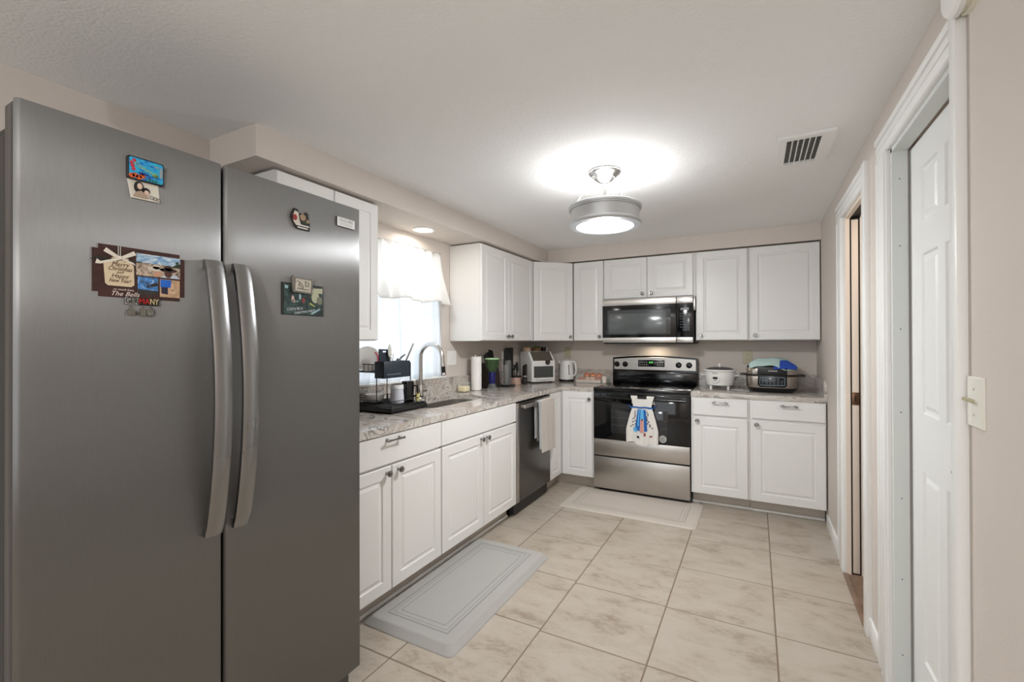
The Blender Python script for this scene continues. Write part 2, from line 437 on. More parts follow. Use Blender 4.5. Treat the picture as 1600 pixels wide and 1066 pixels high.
# rear wall; its unseen opening is made up to go with the fill light
b = MB(); b.holed([(-0.13, YB, -.05), (RW+0.13, YB, -.05), (RW+0.13, YB, CZ), (-0.13, YB, CZ)], [[(0.0, YB, 0.35), (2.45, YB, 0.35), (2.45, YB, 2.1), (0.0, YB, 2.1)]], (0, -0.12, 0))
struct(b.build('wall_rear', wall_m, smooth=False))
# soffit
b = MB(); b.prism([(0, 0, 2.118), (0, -3.343, 2.118), (.344, -3.343, 2.118), (.344, -.335, 2.118), (RW, -.335, 2.118), (RW, 0, 2.118)], (0, 0, CZ-2.118))
struct(b.build('trim_1', wall_m, smooth=False))

# kitchen window: frame, sash, pane
wf = struct(MB().holed([(-0.06, WY0, WZ0), (-0.06, WY1, WZ0), (-0.06, WY1, WZ1), (-0.06, WY0, WZ1)], [[(-0.06, WY0+.04, WZ0+.04), (-0.06, WY1-.04, WZ0+.04), (-0.06, WY1-.04, WZ1-.04), (-0.06, WY0+.04, WZ1-.04)]], (-0.05, 0, 0)).build('window_1', trim_m, smooth=False))
MB().box(-0.095, -0.07, WY0+.04, WY1-.04, 1.535, 1.575).build('meeting_rail', trim_m, wf)
MB().box(-0.083, -0.079, WY0+.04, WY1-.04, WZ0+.04, WZ1-.04).build('pane', pane_m, wf)
struct(MB().box(-0.13, 0.028, WY0-0.02, WY1+0.02, WZ0-0.001, WZ0+0.014, 0.003).build('trim_2', trim_m))

# baseboards on the right wall
def board(n, x0, x1, y0, y1): return struct(MB().box(x0, x1, y0, y1, 0.0, 0.092, 0.004).build(n, trim_m))
board('baseboard_right', RW-0.014, RW, -1.168, -0.66)
board('baseboard_right.001', RW-0.014, RW, -2.186, -2.002)
board('baseboard_right.002', RW-0.014, RW, YB, -3.12)

# casings (moulded) for both openings on the right wall
def casing_v(bm, y0, y1, z1):
    lo, hi = min(y0, y1), max(y0, y1); w = hi-lo
    bm.box(RW-0.014, RW+0.001, lo, hi, 0, z1, 0.001)
    for f0, f1, t in ((0.05, 0.30, 0.022), (0.42, 0.62, 0.019), (0.86, 0.98, 0.017)):
        bm.box(RW-t, RW, lo+w*f0, lo+w*f1, 0, z1-0.002, 0.002)
def casing_h(bm, y0, y1, z0, z1):
    lo, hi = min(y0, y1), max(y0, y1); h = z1-z0
    bm.box(RW-0.014, RW+0.001, lo, hi, z0, z1, 0.001)
    for f0, f1, t in ((0.70, 0.95, 0.022), (0.38, 0.58, 0.019), (0.02, 0.14, 0.017)):
        bm.box(RW-t, RW, lo+0.002, hi-0.012, z0+h*f0, z0+h*f1, 0.002)
b = MB(); casing_v(b, -1.17, -1.365, 2.0375); b.box(RW-0.022, RW+.0005, -2.002, -1.94, 0, 2.139, 0.002); casing_h(b, -1.17, -1.938, 2.038, 2.137)
c1 = struct(b.build('trim_3', trim_m))
b = MB(); casing_v(b, -2.19, -2.345, 2.0515); b.box(RW-0.022, RW+.0005, -3.037, -2.998, 0, 2.147, 0.002); casing_h(b, -2.19, -2.997, 2.052, 2.145)
struct(b.build('trim_4', trim_m))

# pocket door in the far opening
b = MB(); b.box(RW-0.001, RW+0.020, D1a-0.012, D1a+0.001, 0, D1z); b.box(RW+0.068, RW+0.125, D1a-0.012, D1a+0.001, 0, D1z)
b.box(RW-0.001, RW+0.020, D1b, D1a, D1z-0.014, D1z+.001); b.box(RW+0.068, RW+0.125, D1b, D1a, D1z-0.014, D1z+.001)
b.box(RW-0.001, RW+0.125, D1b-.001, D1b+0.012, 0, D1z)
struct(b.build('trim_5', cream_m))
struct(MB().box(RW+0.020, RW+0.068, D1a-0.002, D1a+0.001, 0, D1z-.001).box(RW+0.020, RW+0.068, D1b+.012, D1a, D1z-.004, D1z).build('slot_shade', dark_m))  # dark strips stand in for the shade inside the pocket slot
d1 = MB().box(RW+0.028, RW+0.060, D1a-0.007, D1a-0.002, 0.012, D1z-0.02, 0.002).build('door_1', cream_m); struct(d1)
lp = MB().box(RW+0.027, RW+0.059, D1a-0.010, D1a-0.006, 0.965, 1.035, 0.001).build('latch_plate', mat('aged_brass', (128, 96, 74), 0.35, 0.8), d1)
MB().box(RW+0.040, RW+0.046, D1a-0.0108, D1a-0.0095, 0.985, 1.015).build('latch_slot', dark_m, lp)
struct(MB().box(RW-0.002, RW+1.2, -3.3, -0.9, -0.02, 0.004).build('floor.001', woodfl_m))
struct(MB().box(RW+1.15, RW+1.25, -3.3, -0.9, -0.02, CZ).build('wall_hall', wall_m))
struct(MB().box(RW+0.12, RW+1.2, -0.95, -0.85, -0.02, CZ).box(RW+0.165, RW+1.2, -3.35, -3.25, -0.02, CZ).build('wall_hall_end', wall_m))
# threshold
struct(MB().box(RW-0.022, RW+0.01, D1b+.005, D1a-.01, 0.0, 0.007, 0.003).build('trim_7', woodfl_m))

# six-panel door in the near opening
b = MB(); b.box(RW-0.001, RW+0.046, D2a-0.016, D2a+0.001, 0.0, D2z); b.box(RW-0.001, RW+0.046, D2b-.001, D2b+0.016, 0, D2z); b.box(RW-0.001, RW+0.046, D2b, D2a, D2z-0.016, D2z+.001)
for z in (0.16, 0.44, 0.74, 1.06, 1.37, 1.68, 1.93):
    b.mat(1).cyl((RW+0.022, D2a-0.0165, z), (RW+0.022, D2a-0.013, z), 0.0022, seg=8); b.mat(0)
struct(b.build('trim_8', [jamb_m, dark_m]))
struct(MB().box(RW-0.01, RW+0.052, D2b+.01, D2a-.01, 0.0, 0.02, 0.004).build('trim_9', mat('grey_threshold', (176, 178, 176), 0.4)))
dw_ = abs(D2b-D2a)-0.008
cols = [(0.132, 0.132+0.155), (dw_-0.132-0.155, dw_-0.132)]
rects = [(c0, c1_, z0, z1) for (c0, c1_) in cols for (z0, z1) in ((0.22, 0.875), (1.075, 1.625), (1.735, 1.925))]
b = MB(); b.slab((RW+0.088, D2a-0.004, 0.022), (0, -1, 0), (0, 0, 1), (-1, 0, 0), dw_, D2z-0.042, 0.035, [(r[0], r[1], r[2]-.022, r[3]-.022) for r in rects], [(0, 0), (0.006, -0.007), (0.016, -0.007), (0.03, -0.001)], 0.002)
d2 = struct(b.build('door_2', trimd_m, smooth=False))
b = MB(); b.cyl((RW+0.052, -2.960, 0.97), (RW+0.045, -2.960, 0.97), 0.026); b.cyl((RW+0.045, -2.960, 0.97), (RW+0.012, -2.960, 0.97), 0.009)
b.prism([(RW+.004, -2.972, 0.962), (RW+.004, -2.972, .978), (RW+.004, -2.90, .978), (RW+.004, -2.905, .970)], (.012, 0, 0), .003); b.build('door_knob', chrome_m, d2)

# =================================================================== CABINETS
PROF = [(0, 0), (0.004, -0.005), (0.012, -0.0055), (0.026, -0.001), (0.030, -0.001)]
def panel(o, U, N, w, h, fr=0.058, flat=False, t=0.019, prof=PROF, mats=white_m, name='door', parent=None):
    b = MB(); r = [] if flat else [(fr, w-fr, fr, h-fr)]
    b.slab(o, U, (0, 0, 1), N, w, h, t, r, prof, 0.003)
    return b.build(name, mats, parent, smooth=False)
def knob(p, N, parent):
    N = Vector(N); p = Vector(p)
    b = MB(); b.lathe(p, [(0, 0), (0.009, 0), (0.0085, 0.003), (0.0055, 0.006), (0.0055, 0.014), (0.010, 0.017), (0.0155, 0.020), (0.0162, 0.024), (0.0145, 0.027), (0.0095, 0.0265), (0.0085, 0.0295), (0, 0.031)], 20, axis=N)
    return b.build('knob', knob_m, parent)
def pull(c, U, N, parent, L=0.105):
    c = Vector(c); U = Vector(U); N = Vector(N); b = MB()
    for s_ in (-1, 1):
        e = c+U*(s_*L*0.40); b.cyl(e, e+N*0.024, 0.0055, 0.0045, 12); b.sph(e+N*0.004, 0.009, seg=12, rings=8)
        b.sph(c+U*(s_*L*0.52)+N*0.025, 0.0065, seg=12, rings=8)
    b.tube([c+U*(L*k)+N*(0.0255) for k in (-0.52, -0.4, -0.2, 0, .2, .4, .52)], [0.005, 0.006, 0.0045, 0.004, 0.0045, 0.006, 0.005], 10)
    return b.build('handle', knob_m, parent)
LF = 0.595   # face-frame plane of left run (x) ; doors reach .614
BF = -0.628  # face plane of back run (y)
X, Y, Z = (1, 0, 0), (0, 1, 0), (0, 0, 1)
ZB, ZD, ZDR, ZT = 0.109, 0.718, 0.730, 0.872
# --- left base cabinet (drawer + two doors)
c = thing('base_cabinet', 'white base cabinet beside the refrigerator, wide drawer with bar pull over two doors', 'cabinet', (0.3, -2.81, 0))
MB().box(0.002, LF, -3.19, -2.434, 0.105, 0.876).build('body', cabside_m, c)
MB().box(0.45, 0.527, -3.19, -2.434, 0.0, 0.105).build('toe_kick', toe_m, c)
d = panel((LF, -3.185, ZB), Y, X, 0.352, ZD-ZB, parent=c); knob((0.614, -2.866, 0.688), X, d)
d = panel((LF, -2.826, ZB), Y, X, 0.388, ZD-ZB, parent=c); knob((0.614, -2.785, 0.690), X, d)
d = panel((LF, -3.185, ZDR), Y, X, 0.748, ZT-ZDR, flat=True, name='drawer_front', parent=c); pull((0.614, -2.822, 0.848), Y, X, d)
# --- sink base
c = thing('sink_cabinet', 'white sink base cabinet, plain false front over two raised-panel doors, left of the dishwasher', 'cabinet', (0.3, -1.98, 0))
MB().box(0.002, 0.02, -2.43, -1.531, 0.105, 0.876).box(LF-0.02, LF, -2.43, -1.531, 0.105, 0.876).box(0.002, LF, -2.43, -2.412, 0.105, 0.876).box(0.002, LF, -1.549, -1.531, 0.105, 0.876).box(0.002, LF, -2.43, -1.531, 0.105, 0.125).build('body', cabside_m, c)
MB().box(0.45, 0.527, -2.43, -1.531, 0.0, 0.105).build('toe_kick', toe_m, c)
d = panel((LF, -2.428, ZB), Y, X, 0.442, ZD-ZB, parent=c); knob((0.614, -2.020, 0.690), X, d)
d = panel((LF, -1.980, ZB), Y, X, 0.446, ZD-ZB, parent=c); knob((0.614, -1.950, 0.690), X, d)
panel((LF, -2.432, ZDR), Y, X, 0.898, ZT-ZDR, flat=True, name='false_drawer_front', parent=c)
# --- corner base (two doors meeting in the corner)
c = thing('corner_base_cabinet', 'white corner base cabinet with two tall doors meeting between dishwasher and range', 'cabinet', (0.4, -0.4, 0))
MB().prism([(0.002, -0.003, 0.105), (0.002, -0.905, 0.105), (LF, -0.905, 0.105), (LF, BF, 0.105), (0.918, BF, 0.105), (0.918, -0.003, 0.105)], (0, 0, 0.771)).build('body', cabside_m, c, smooth=False)
MB().prism([(0.3, -0.3, 0), (0.3, -0.905, 0), (0.527, -0.905, 0), (0.527, -0.548, 0), (0.918, -0.548, 0), (0.918, -0.3, 0)], (0, 0, 0.105)).build('toe_kick', toe_m, c, smooth=False)
panel((LF, -0.903, ZB), Y, X, 0.254, ZT-ZB, fr=0.05, parent=c)
d = panel((0.622, BF, ZB), X, (0, -1, 0), 0.288, ZT-ZB, parent=c); knob((0.888, BF-0.019, 0.812), (0, -1, 0), d)
# --- right base pair
def right_base(x0, x1, label, kx, hx):
    c = thing('base_cabinet', label, 'cabinet', ((x0+x1)/2, -0.3, 0))
    bx1 = x1 if x1 < 2.5 else 2.66
    MB().box(x0, bx1, BF, -0.003, 0.105, 0.876).build('body', cabside_m, c)
    MB().box(x0, bx1, -0.535, -0.45, 0.0, 0.105).build('toe_kick', toe_m, c)
    p0, p1 = kx
    d = panel((p0, BF, ZB), X, (0, -1, 0), p1-p0, 0.718-ZB, fr=0.06, parent=c)
    knob((p0+0.032, BF-0.019, 0.692), (0, -1, 0), d)
    d = panel((p0, BF, 0.738), X, (0, -1, 0), p1-p0, 0.871-0.738, flat=True, name='drawer_front', parent=c)
    pull((hx, BF-0.019, 0.843), X, (0, -1, 0), d, 0.1)
right_base(1.745, 2.168, 'white base cabinet right of the range, one drawer over one door, rice cooker above', (1.762, 2.155), 1.962)
right_base(2.170, 2.66, 'wide white base cabinet against the right wall, one drawer over one door', (2.185, 2.655), 2.428)
# strip of quarter round at right toe
struct(MB().box(1.74, 2.66, -0.552, -0.536, 0.0, 0.02, 0.006).build('baseboard_back', trim_m))
struct(MB().box(0.528, 0.542, -3.2, -1.535, 0.0, 0.02, 0.006).build('baseboard_left', trim_m))

# --- upper cabinets
ZU0, ZU1 = 1.336, 2.108
def upper(label, body, doors, zu0=ZU0, group=None, dz=0.004):
    cx, cy = sum(p[0] for p in body)/len(body), sum(p[1] for p in body)/len(body)
    c = thing('wall_cabinet', label, 'cabinet', (cx, cy, zu0), group)
    MB().prism([(p[0], p[1], zu0) for p in body], (0, 0, ZU1-zu0)).build('body', cabside_m, c, smooth=False)
    for (o, U, N, w, kn, fr) in doors:
        d = panel((o[0], o[1], zu0+dz), U, N, w, ZU1-zu0-2*dz, fr=fr, parent=c, t=0.019)
        if kn is not None:
            p = Vector((o[0], o[1], zu0+0.04))+Vector(U)*kn+Vector(N)*0.019
            knob(p, N, d)
    return c
UF = 0.291; NB = (0, -1, 0); UB = -0.311
upper('white two-door wall cabinet mostly hidden behind the refrigerator, left of the window', [(0.003, -3.228), (UF, -3.228), (UF, -2.617), (0.003, -2.617)], [((UF, -3.226), Y, X, 0.308, None, 0.055), ((UF, -2.914), Y, X, 0.296, 0.03, 0.055)])
upper('white two-door wall cabinet on the window wall, plain side panel facing the window', [(0.003, -1.531), (UF, -1.531), (UF, -0.616), (0.003, -0.616)], [((UF, -1.529), Y, X, 0.427, 0.395, 0.055), ((UF, -1.098), Y, X, 0.48, 0.032, 0.055)])
dv = Vector((0.613-0.31, 0.613-0.33, 0)); dl = dv.length; du = dv.normalized(); dn = Vector((du.y, -du.x, 0))
o0 = Vector((0.31, -0.613, 0))-dn*0.019
upper('white diagonal corner wall cabinet with one angled door', [(0.003, -0.003), (0.003, -0.613), (o0.x, o0.y), (o0.x+dv.x, o0.y+dv.y), (0.610, -0.003)], [((o0.x+du.x*.004, o0.y+du.y*.004), tuple(du), tuple(dn), dl-0.008, dl-0.04, 0.055)])
upper('narrow white single-door wall cabinet between the corner cabinet and the microwave', [(0.615, -0.003), (0.615, UB), (0.921, UB), (0.921, -0.003)], [((0.618, UB), X, NB, 0.300, 0.268, 0.05)])
upper('short white two-door wall cabinet mounted above the microwave', [(0.923, -0.003), (0.923, UB), (1.748, UB), (1.748, -0.003)], [((0.928, UB), X, NB, 0.402, 0.362, 0.055), ((1.336, UB), X, NB, 0.392, 0.036, 0.055)], zu0=1.728)
upper('white single-door wall cabinet directly right of the microwave', [(1.750, -0.003), (1.750, UB), (2.164, UB), (2.164, -0.003)], [((1.756, UB), X, NB, 0.398, 0.034, 0.055)])
upper('widest white single-door wall cabinet, in the corner by the right wall', [(2.166, -0.003), (2.166, UB), (2.661, UB), (2.661, -0.003)], [((2.176, UB), X, NB, 0.483, 0.034, 0.055)])

# =================================================================== WORKTOPS, SINK, FAUCET
def rrect(x0, x1, y0, y1, r, z, n=6):
    out = []
    for (cx, cy, a) in ((x1-r, y1-r, 0), (x0+r, y1-r, 90), (x0+r, y0+r, 180), (x1-r, y0+r, 270)):
        for k in range(n+1):
            t = math.radians(a+90*k/n); out.append((cx+r*math.cos(t), cy+r*math.sin(t), z))
    return out
SX0, SX1, SY0, SY1 = 0.088, 0.432, -2.30, -1.575
wt = thing('worktop', 'L-shaped veined grey and brown granite worktop with the sink cut into it', 'worktop', (0.3, -1.6, 0.877))
MB().holed([(0.001, -3.2, .877), (0.6195, -3.2, .877), (0.6195, -0.633, .877), (0.9225, -0.633, .877), (0.9225, -0.001, .877), (0.001, -0.001, .877)], [rrect(SX0, SX1, SY0, SY1, 0.06, .877)], (0, 0, 0.038)).build('slab', granite_m, wt, smooth=False)
MB().prism([(0.001, -3.2, .915), (0.021, -3.2, .915), (0.021, -0.021, .915), (0.9225, -0.021, .915), (0.9225, -0.001, .915), (0.001, -0.001, .915)], (0, 0, 0.128)).build('backsplash', granite_m, wt, smooth=False)
wt2 = thing('worktop', 'short granite worktop right of the range, holding the two cookers', 'worktop', (2.2, -0.3, 0.877))
MB().box(1.741, 2.666, -0.633, -0.001, .877, .915, 0.002).build('slab', granite_m, wt2)
MB().prism([(1.741, -0.001, .915), (1.741, -0.021, .915), (2.646, -0.021, .915), (2.646, -0.633, .915), (2.666, -0.633, .915), (2.666, -0.001, .915)], (0, 0, 0.128)).build('backsplash', granite_m, wt2, smooth=False)

sk = thing('sink', 'stainless steel undermount sink set in the granite under the window', 'sink', (0.31, -1.98, 0.69))
b = MB(); t = []
prof = [(0.0, 0.876, -0.012), (0.0, 0.876, 0.0), (0.0, 0.75, 0.004), (0.0, 0.705, 0.012), (0.0, 0.695, 0.03)]
def ringpts(off, z, r): return rrect(SX0-0.004+off, SX1+0.004-off, SY0-0.004+off, SY1+0.004-off, r, z)
L0 = [ringpts(-0.015, 0.8765, 0.07), ringpts(0.0, 0.8765, 0.06), ringpts(0.003, 0.76, 0.06), ringpts(0.008, 0.712, 0.055), ringpts(0.03, 0.692, 0.04)]
bm = bmesh.new(); rr = [[bm.verts.new(p) for p in L] for L in L0]
for A, B in zip(rr, rr[1:]):
    for k in range(len(A)): bm.faces.new((A[k], A[(k+1) % len(A)], B[(k+1) % len(B)], B[k]))
bm.faces.new(rr[-1]); bmesh.ops.recalc_face_normals(bm, faces=bm.faces[:])
bmesh.ops.solidify(bm, geom=bm.faces[:], thickness=0.0012)
b._merge(bm).build('bowl', steel_m, sk)
MB().lathe((0.30, -1.98, 0.693), [(0, 0.001), (0.03, 0.001), (0.042, 0.003), (0.045, 0.0)], 24).build('drain', chrome_m, sk)

fc = thing('faucet', 'brushed nickel gooseneck kitchen faucet with pull-down spray head behind the sink', 'faucet', (0.052, -1.955, 0.915))
MB().lathe((0.052, -1.955, 0.915), [(0, 0), (0.028, 0), (0.028, 0.006), (0.022, 0.012), (0.022, 0.085), (0.0175, 0.095), (0.0165, 0.11), (0, 0.11)], 24).build('base', chrome_m, fc)
pts = [(0.052, -1.955, 1.02), (0.052, -1.955, 1.10), (0.052, -1.955, 1.19)]
R_ = 0.098
for k in range(1, 15):
    a = PI-PI*k/14*0.97; pts.append((0.052+R_+R_*math.cos(a), -1.955, 1.215+R_*math.sin(a)))
pts.append((0.2495, -1.955, 1.17))
MB().tube(pts, 0.0165, 14).build('spout', chrome_m, fc)
sh = MB().cyl((0.2495, -1.955, 1.185), (0.254, -1.955, 1.12), 0.0185, 0.0215).cyl((0.254, -1.955, 1.12), (0.257, -1.955, 1.095), 0.0215, 0.024).build('spray_head', chrome_m, fc)
MB().cyl((0.257, -1.955, 1.096), (0.2575, -1.955, 1.091), 0.017, 0.016).box(0.270, 0.277, -1.9557, -1.983, 1.115, 1.155, 0.002).build('nozzle', blackp_m, sh)
MB().cyl((0.052, -1.950, 0.975), (0.052, -1.910, 0.975), 0.014, 0.016).sph((0.052, -1.905, 0.975), 0.017).tube([(0.052, -1.905, 0.985), (0.050, -1.895, 1.03), (0.048, -1.89, 1.055)], [0.006, 0.005, 0.004], 8).build('lever', chrome_m, fc)
# =================================================================== RANGE
rg = thing('range', 'stainless steel and black freestanding electric range with arched control panel', 'range', (1.33, -0.35, 0))
RX0, RX1 = 0.927, 1.737
MB().box(RX0, RX1, -0.625, -0.03, 0.02, 0.895, 0.004).box(RX0+.03, RX1-.03, -0.6, -0.1, 0.0, 0.03).build('body', blackp_m, rg)
ct = MB().box(RX0-0.003, RX1+0.003, -0.652, -0.075, 0.893, 0.921, 0.006).build('cooktop', black_m, rg)
bgm = mat('burner_grey', (60, 60, 62), 0.3)
for (x, y, r) in ((1.13, -0.48, 0.10), (1.53, -0.48, 0.085), (1.14, -0.22, 0.08), (1.52, -0.22, 0.10)):
    MB().lathe((x, y, 0.9212), [(r-0.003, 0), (r-0.003, 0.0004), (r, 0.0004), (r, 0)], 48).build('burner_ring', bgm, ct)
# backguard
bgd = MB()
pts = [(RX0+.015, -0.085, 0.93), (RX1, -0.085, 0.93), (RX1, -0.085, 1.170)]
for k in range(1, 16):
    f = k/16; pts.append((RX1+(RX0+.015-RX1)*f, -0.085, 1.170+0.020*math.sin(PI*f)))
pts.append((RX0+.015, -0.085, 1.170))
bgd.prism([(p[0], p[1], p[2]) for p in pts], (0, 0.055, 0), 0.003, 1)
bgd.box(RX0+.015, RX1, -0.10, -0.08, 0.921, 1.035, 0.006)
bk = bgd.build('backguard', black_m, rg)
pp = [(RX0+.03, -0.0865, 1.052), (RX1-.012, -0.0865, 1.052), (RX1-.012, -0.0865, 1.157)]
for k in range(1, 16):
    f = k/16; pp.append((RX1-.012+(RX0+.03-RX1+.012)*f, -0.0865, 1.157+0.020*math.sin(PI*f)))
pp.append((RX0+.03, -0.0865, 1.157))
cp = MB().prism(pp, (0, -0.008, 0), 0.002, 1).build('control_panel', steel_m, rg)
dp = MB().box(1.195, 1.445, -0.0985, -0.094, 1.085, 1.150, 0.002).build('display', black_m, cp)
b = MB()
for i in range(4):
    for j in range(2): b.box(1.207+i*0.021, 1.219+i*0.021, -0.0992, -0.0984, 1.100+j*0.022, 1.106+j*0.022)
for i in range(3):
    for j in range(2): b.box(1.375+i*0.023, 1.388+i*0.023, -0.0992, -0.0984, 1.100+j*0.024, 1.108+j*0.024)
b.build('display_print', mat('grey_print', (150, 152, 152), 0.5), dp)
text('clock_digits', '8:30', 0.022, (1.318, -0.0990, 1.126), X, Z, emit('green_led', (90, 200, 90), 1.2), dp, 0.0003)
for kx in (0.985, 1.068, 1.572, 1.665):
    k_ = MB().lathe((kx, -0.0945, 1.105), [(0, 0), (0.027, 0), (0.027, 0.004), (0.021, 0.008), (0.019, 0.022), (0.016, 0.026), (0, 0.027)], 24, axis=(0, -1, 0))
    k_.box(kx-0.004, kx+0.004, -0.127, -0.115, 1.088, 1.122, 0.002).build('control_knob', black_m, cp)
# oven door
dr = MB().box(RX0+.001, RX1-.001, -0.655, -0.622, 0.470, 0.872, 0.004).build('oven_door', glassk_m, rg)
MB().box(RX0+.001, RX1-.001, -0.657, -0.622, 0.325, 0.468, 0.003).build('door_lower_band', steel_m, dr)
MB().box(1.085, 1.565, -0.6558, -0.650, 0.530, 0.745, 0.001).build('oven_window', ovenwin_m, dr)
b = MB()
for z in (0.600, 0.665): b.box(1.09, 1.56, -0.6562, -0.6557, z, z+0.0018)
b.build('oven_rack', mat('rack_grey', (96, 92, 88), 0.4), dr)
b = MB()
for xx in (RX0+.04, RX1-.04): b.cyl((xx, -0.65, 0.842), (xx, -0.690, 0.842), 0.011, 0.010)
b.tube([(RX0+.02+(RX1-RX0-.04)*k/12, -0.690-0.010*math.sin(PI*k/12), 0.842) for k in range(13)], 0.0125, 12)
b.build('handle', mat('black_handle', (14, 15, 17), 0.2), dr)
text('brand_lettering', 'WHIRLPOOL', 0.017, (1.332, -0.6575, 0.415), X, Z, mat('badge_silver', (225, 225, 225), 0.3, 0.3), dr, 0.0006, width=0.092)
b = MB().lathe((1.525, -0.6555, 0.515), [(0, 0), (0.031, 0), (0.031, 0.0006), (0, 0.0006)], 32, axis=(0, -1, 0))
stk = b.build('round_sticker', mat('sticker_grey', (176, 176, 172), 0.5), dr)
b = MB()
for k in range(4): b.box(1.507, 1.543-0.006*(k % 2), -0.6565, -0.6560, 0.500+k*0.009, 0.503+k*0.009)
b.build('sticker_print', mat('print_dark', (90, 92, 92), 0.6), stk)
MB().box(RX0+.001, RX1-.001, -0.655, -0.622, 0.035, 0.312, 0.004).build('storage_drawer', steel_m, rg)
struct_gap = MB().box(RX0+.004, RX1-.004, -0.648, -0.62, 0.312, 0.326).build('drawer_gap', dark_m, rg)

# dress-shaped kitchen towel hanging from oven handle
def dress():
    c = thing('dress_towel', 'white hanging kitchen towel shaped like a small dress with blue print, on oven handle', 'towel', (1.37, -0.712, 0.47))
    yf = -0.712
    outline = [(0.0, 0.895, 1.278), (1, 0.895, 1.457)]
    def width(v):   # v from top (0.772 waist) to hem
        return 0.078+0.055*min(1, v*1.6)**0.8 if v < 1 else 0.13
    xc = 1.368
    def skirt(u, v):
        w = width(v); x = xc+(u*2-1)*w-0.002*v
        z = 0.775-0.30*v+0.012*math.sin(u*9)*v-0.012*v*u
        y = yf-0.012*math.sin(u*PI)*(0.3+v)-0.010*math.sin(u*PI*7)*v*0.8
        return (x, y, z)
    s = MB().surf(40, 16, skirt, 0.003).build('skirt', cloth_w, c)
    # bodice with two shoulder straps that loop over the bar
    b = MB(); b.prism([(xc-0.074, yf+.002, 0.775), (xc+0.078, yf+.002, 0.775), (xc+0.088, yf+.002, 0.835), (xc+0.098, yf+.002, 0.858), (xc+0.098, yf+.002, 0.868), (xc-0.094, yf+.002, 0.868), (xc-0.094, yf+.002, 0.858), (xc-0.080, yf+.002, 0.825)], (0, -0.006, 0), 0.002, 1)
    # notch neck: straps
    for a0, a1 in ((-0.094, -0.040), (0.040, 0.098)):
        b.tube([(xc+(a0+a1)/2, yf+0.0, 0.86)]*1+[(xc+(a0+a1)/2, yf+0.001, 0.87)], 0.001, 4)
        pts_ = [(yf+0.001, 0.862), (yf+0.001, 0.872), (-0.700, 0.8615), (-0.690, 0.8590), (-0.680, 0.858), (-0.673, 0.846), (-0.673, 0.80)]
        b.surf(1, 6, lambda u, v, a0=a0, a1=a1, pts_=pts_: (xc+a0+(a1-a0)*u, pts_[int(round(v*6))][0], pts_[int(round(v*6))][1]), 0.003)
    b.build('bodice', cloth_w, c)
    MB().box(xc-0.038, xc+0.038, yf-0.0047, yf-0.0035, 0.846, 0.8685).build('neck_opening', dark_m, c)
    blue = mat('blue_print', (28, 92, 170), 0.9); navy = mat('navy_print', (24, 32, 60), 0.9); lb = mat('light_blue_print', (96, 176, 226), 0.9); rd = mat('pink_print', (206, 150, 142), 0.9); red = mat('red_print', (140, 40, 44), 0.9)
    b = MB()
    b.surf(14, 1, lambda u, v: (xc-0.082+0.164*u, yf-0.006-0.004*math.sin(u*PI), 0.770+0.012*v+0.002*math.sin(u*12)), 0.002)
    for s_ in (-1, 1):
        b.surf(5, 1, lambda u, v, s_=s_: (xc+s_*(0.080+0.03*u), yf-0.008, 0.776-0.012*math.sin(u*6)+0.012*v*(1-u*.5)), 0.002)
    b.build('ribbon', blue, c)
    def P(u, v): x, y, z = skirt(u, v); return (x, y-0.0055, z)
    def patch(bm, u0, u1, v0, v1, nu=6, nv=6): bm.surf(nu, nv, lambda a, k: P(u0+(u1-u0)*a, v0+(v1-v0)*k))
    b = MB(); b.mat(0); patch(b, 0.30, 0.44, 0.05, 0.62); patch(b, 0.58, 0.68, 0.05, 0.62)
    b.mat(1); patch(b, 0.44, 0.58, 0.05, 0.30); patch(b, 0.24, 0.36, 0.55, 0.68); patch(b, 0.36, 0.40, 0.05, 0.5)
    b.mat(2); patch(b, 0.48, 0.54, 0.26, 0.36)
    for k in range(22):
        v = 0.10+0.035*(k//2)*1.25; u = (0.22 if k % 2 else 0.76)+random.uniform(-.05, .05)*(1+v); u = 0.5+(u-0.5)*(0.9+0.2*v)
        patch(b, u-0.022, u+0.022, v, v+0.03, 2, 2)
    b.mat(3); patch(b, 0.45, 0.56, 0.34, 0.66)
    b.mat(4); patch(b, 0.57, 0.63, 0.66, 0.74); patch(b, 0.74, 0.82, 0.76, 0.80)
    b.mat(2); patch(b, 0.36, 0.43, 0.76, 0.82)
    b.build('printed_pattern', [blue, lb, navy, rd, red], s)
dress()

# =================================================================== MICROWAVE
mw = thing('microwave', 'over-the-range stainless and black microwave above the range', 'microwave', (1.33, -0.2, 1.30))
MX0, MX1 = 0.927, 1.737
MB().box(MX0, MX1, -0.345, -0.003, 1.305, 1.722, 0.003).build('body', blackp_m, mw)
b = MB().box(MX0-.001, 1.594, -0.380, -0.345, 1.318, 1.722, 0.004)
d = b.build('door', black_m, mw)
MB().box(MX0, 1.593, -0.3825, -0.372, 1.662, 1.7215, 0.001).build('steel_band', steel_m, d)
MB().box(MX0, 1.593, -0.3825, -0.372, 1.318, 1.364, 0.001).build('steel_band', steel_m, d)
MB().box(0.975, 1.548, -0.3815, -0.378, 1.392, 1.620, 0.001).build('window', mwin_m, d)
MB().box(0.990, 1.510, -0.3822, -0.3810, 1.405, 1.585, 0.0005).build('window_mesh', mat('window_mesh_grey', (92, 96, 97), 0.16), d)
cpn = MB().box(1.598, MX1-.003, -0.380, -0.345, 1.318, 1.722, 0.004).build('control_panel', black_m, mw)
MB().box(1.599, MX1-.004, -0.3825, -0.372, 1.662, 1.7215, 0.001).build('steel_band', steel_m, cpn)
MB().box(1.599, MX1-.004, -0.3825, -0.372, 1.318, 1.364, 0.001).build('steel_band', steel_m, cpn)
b = MB()
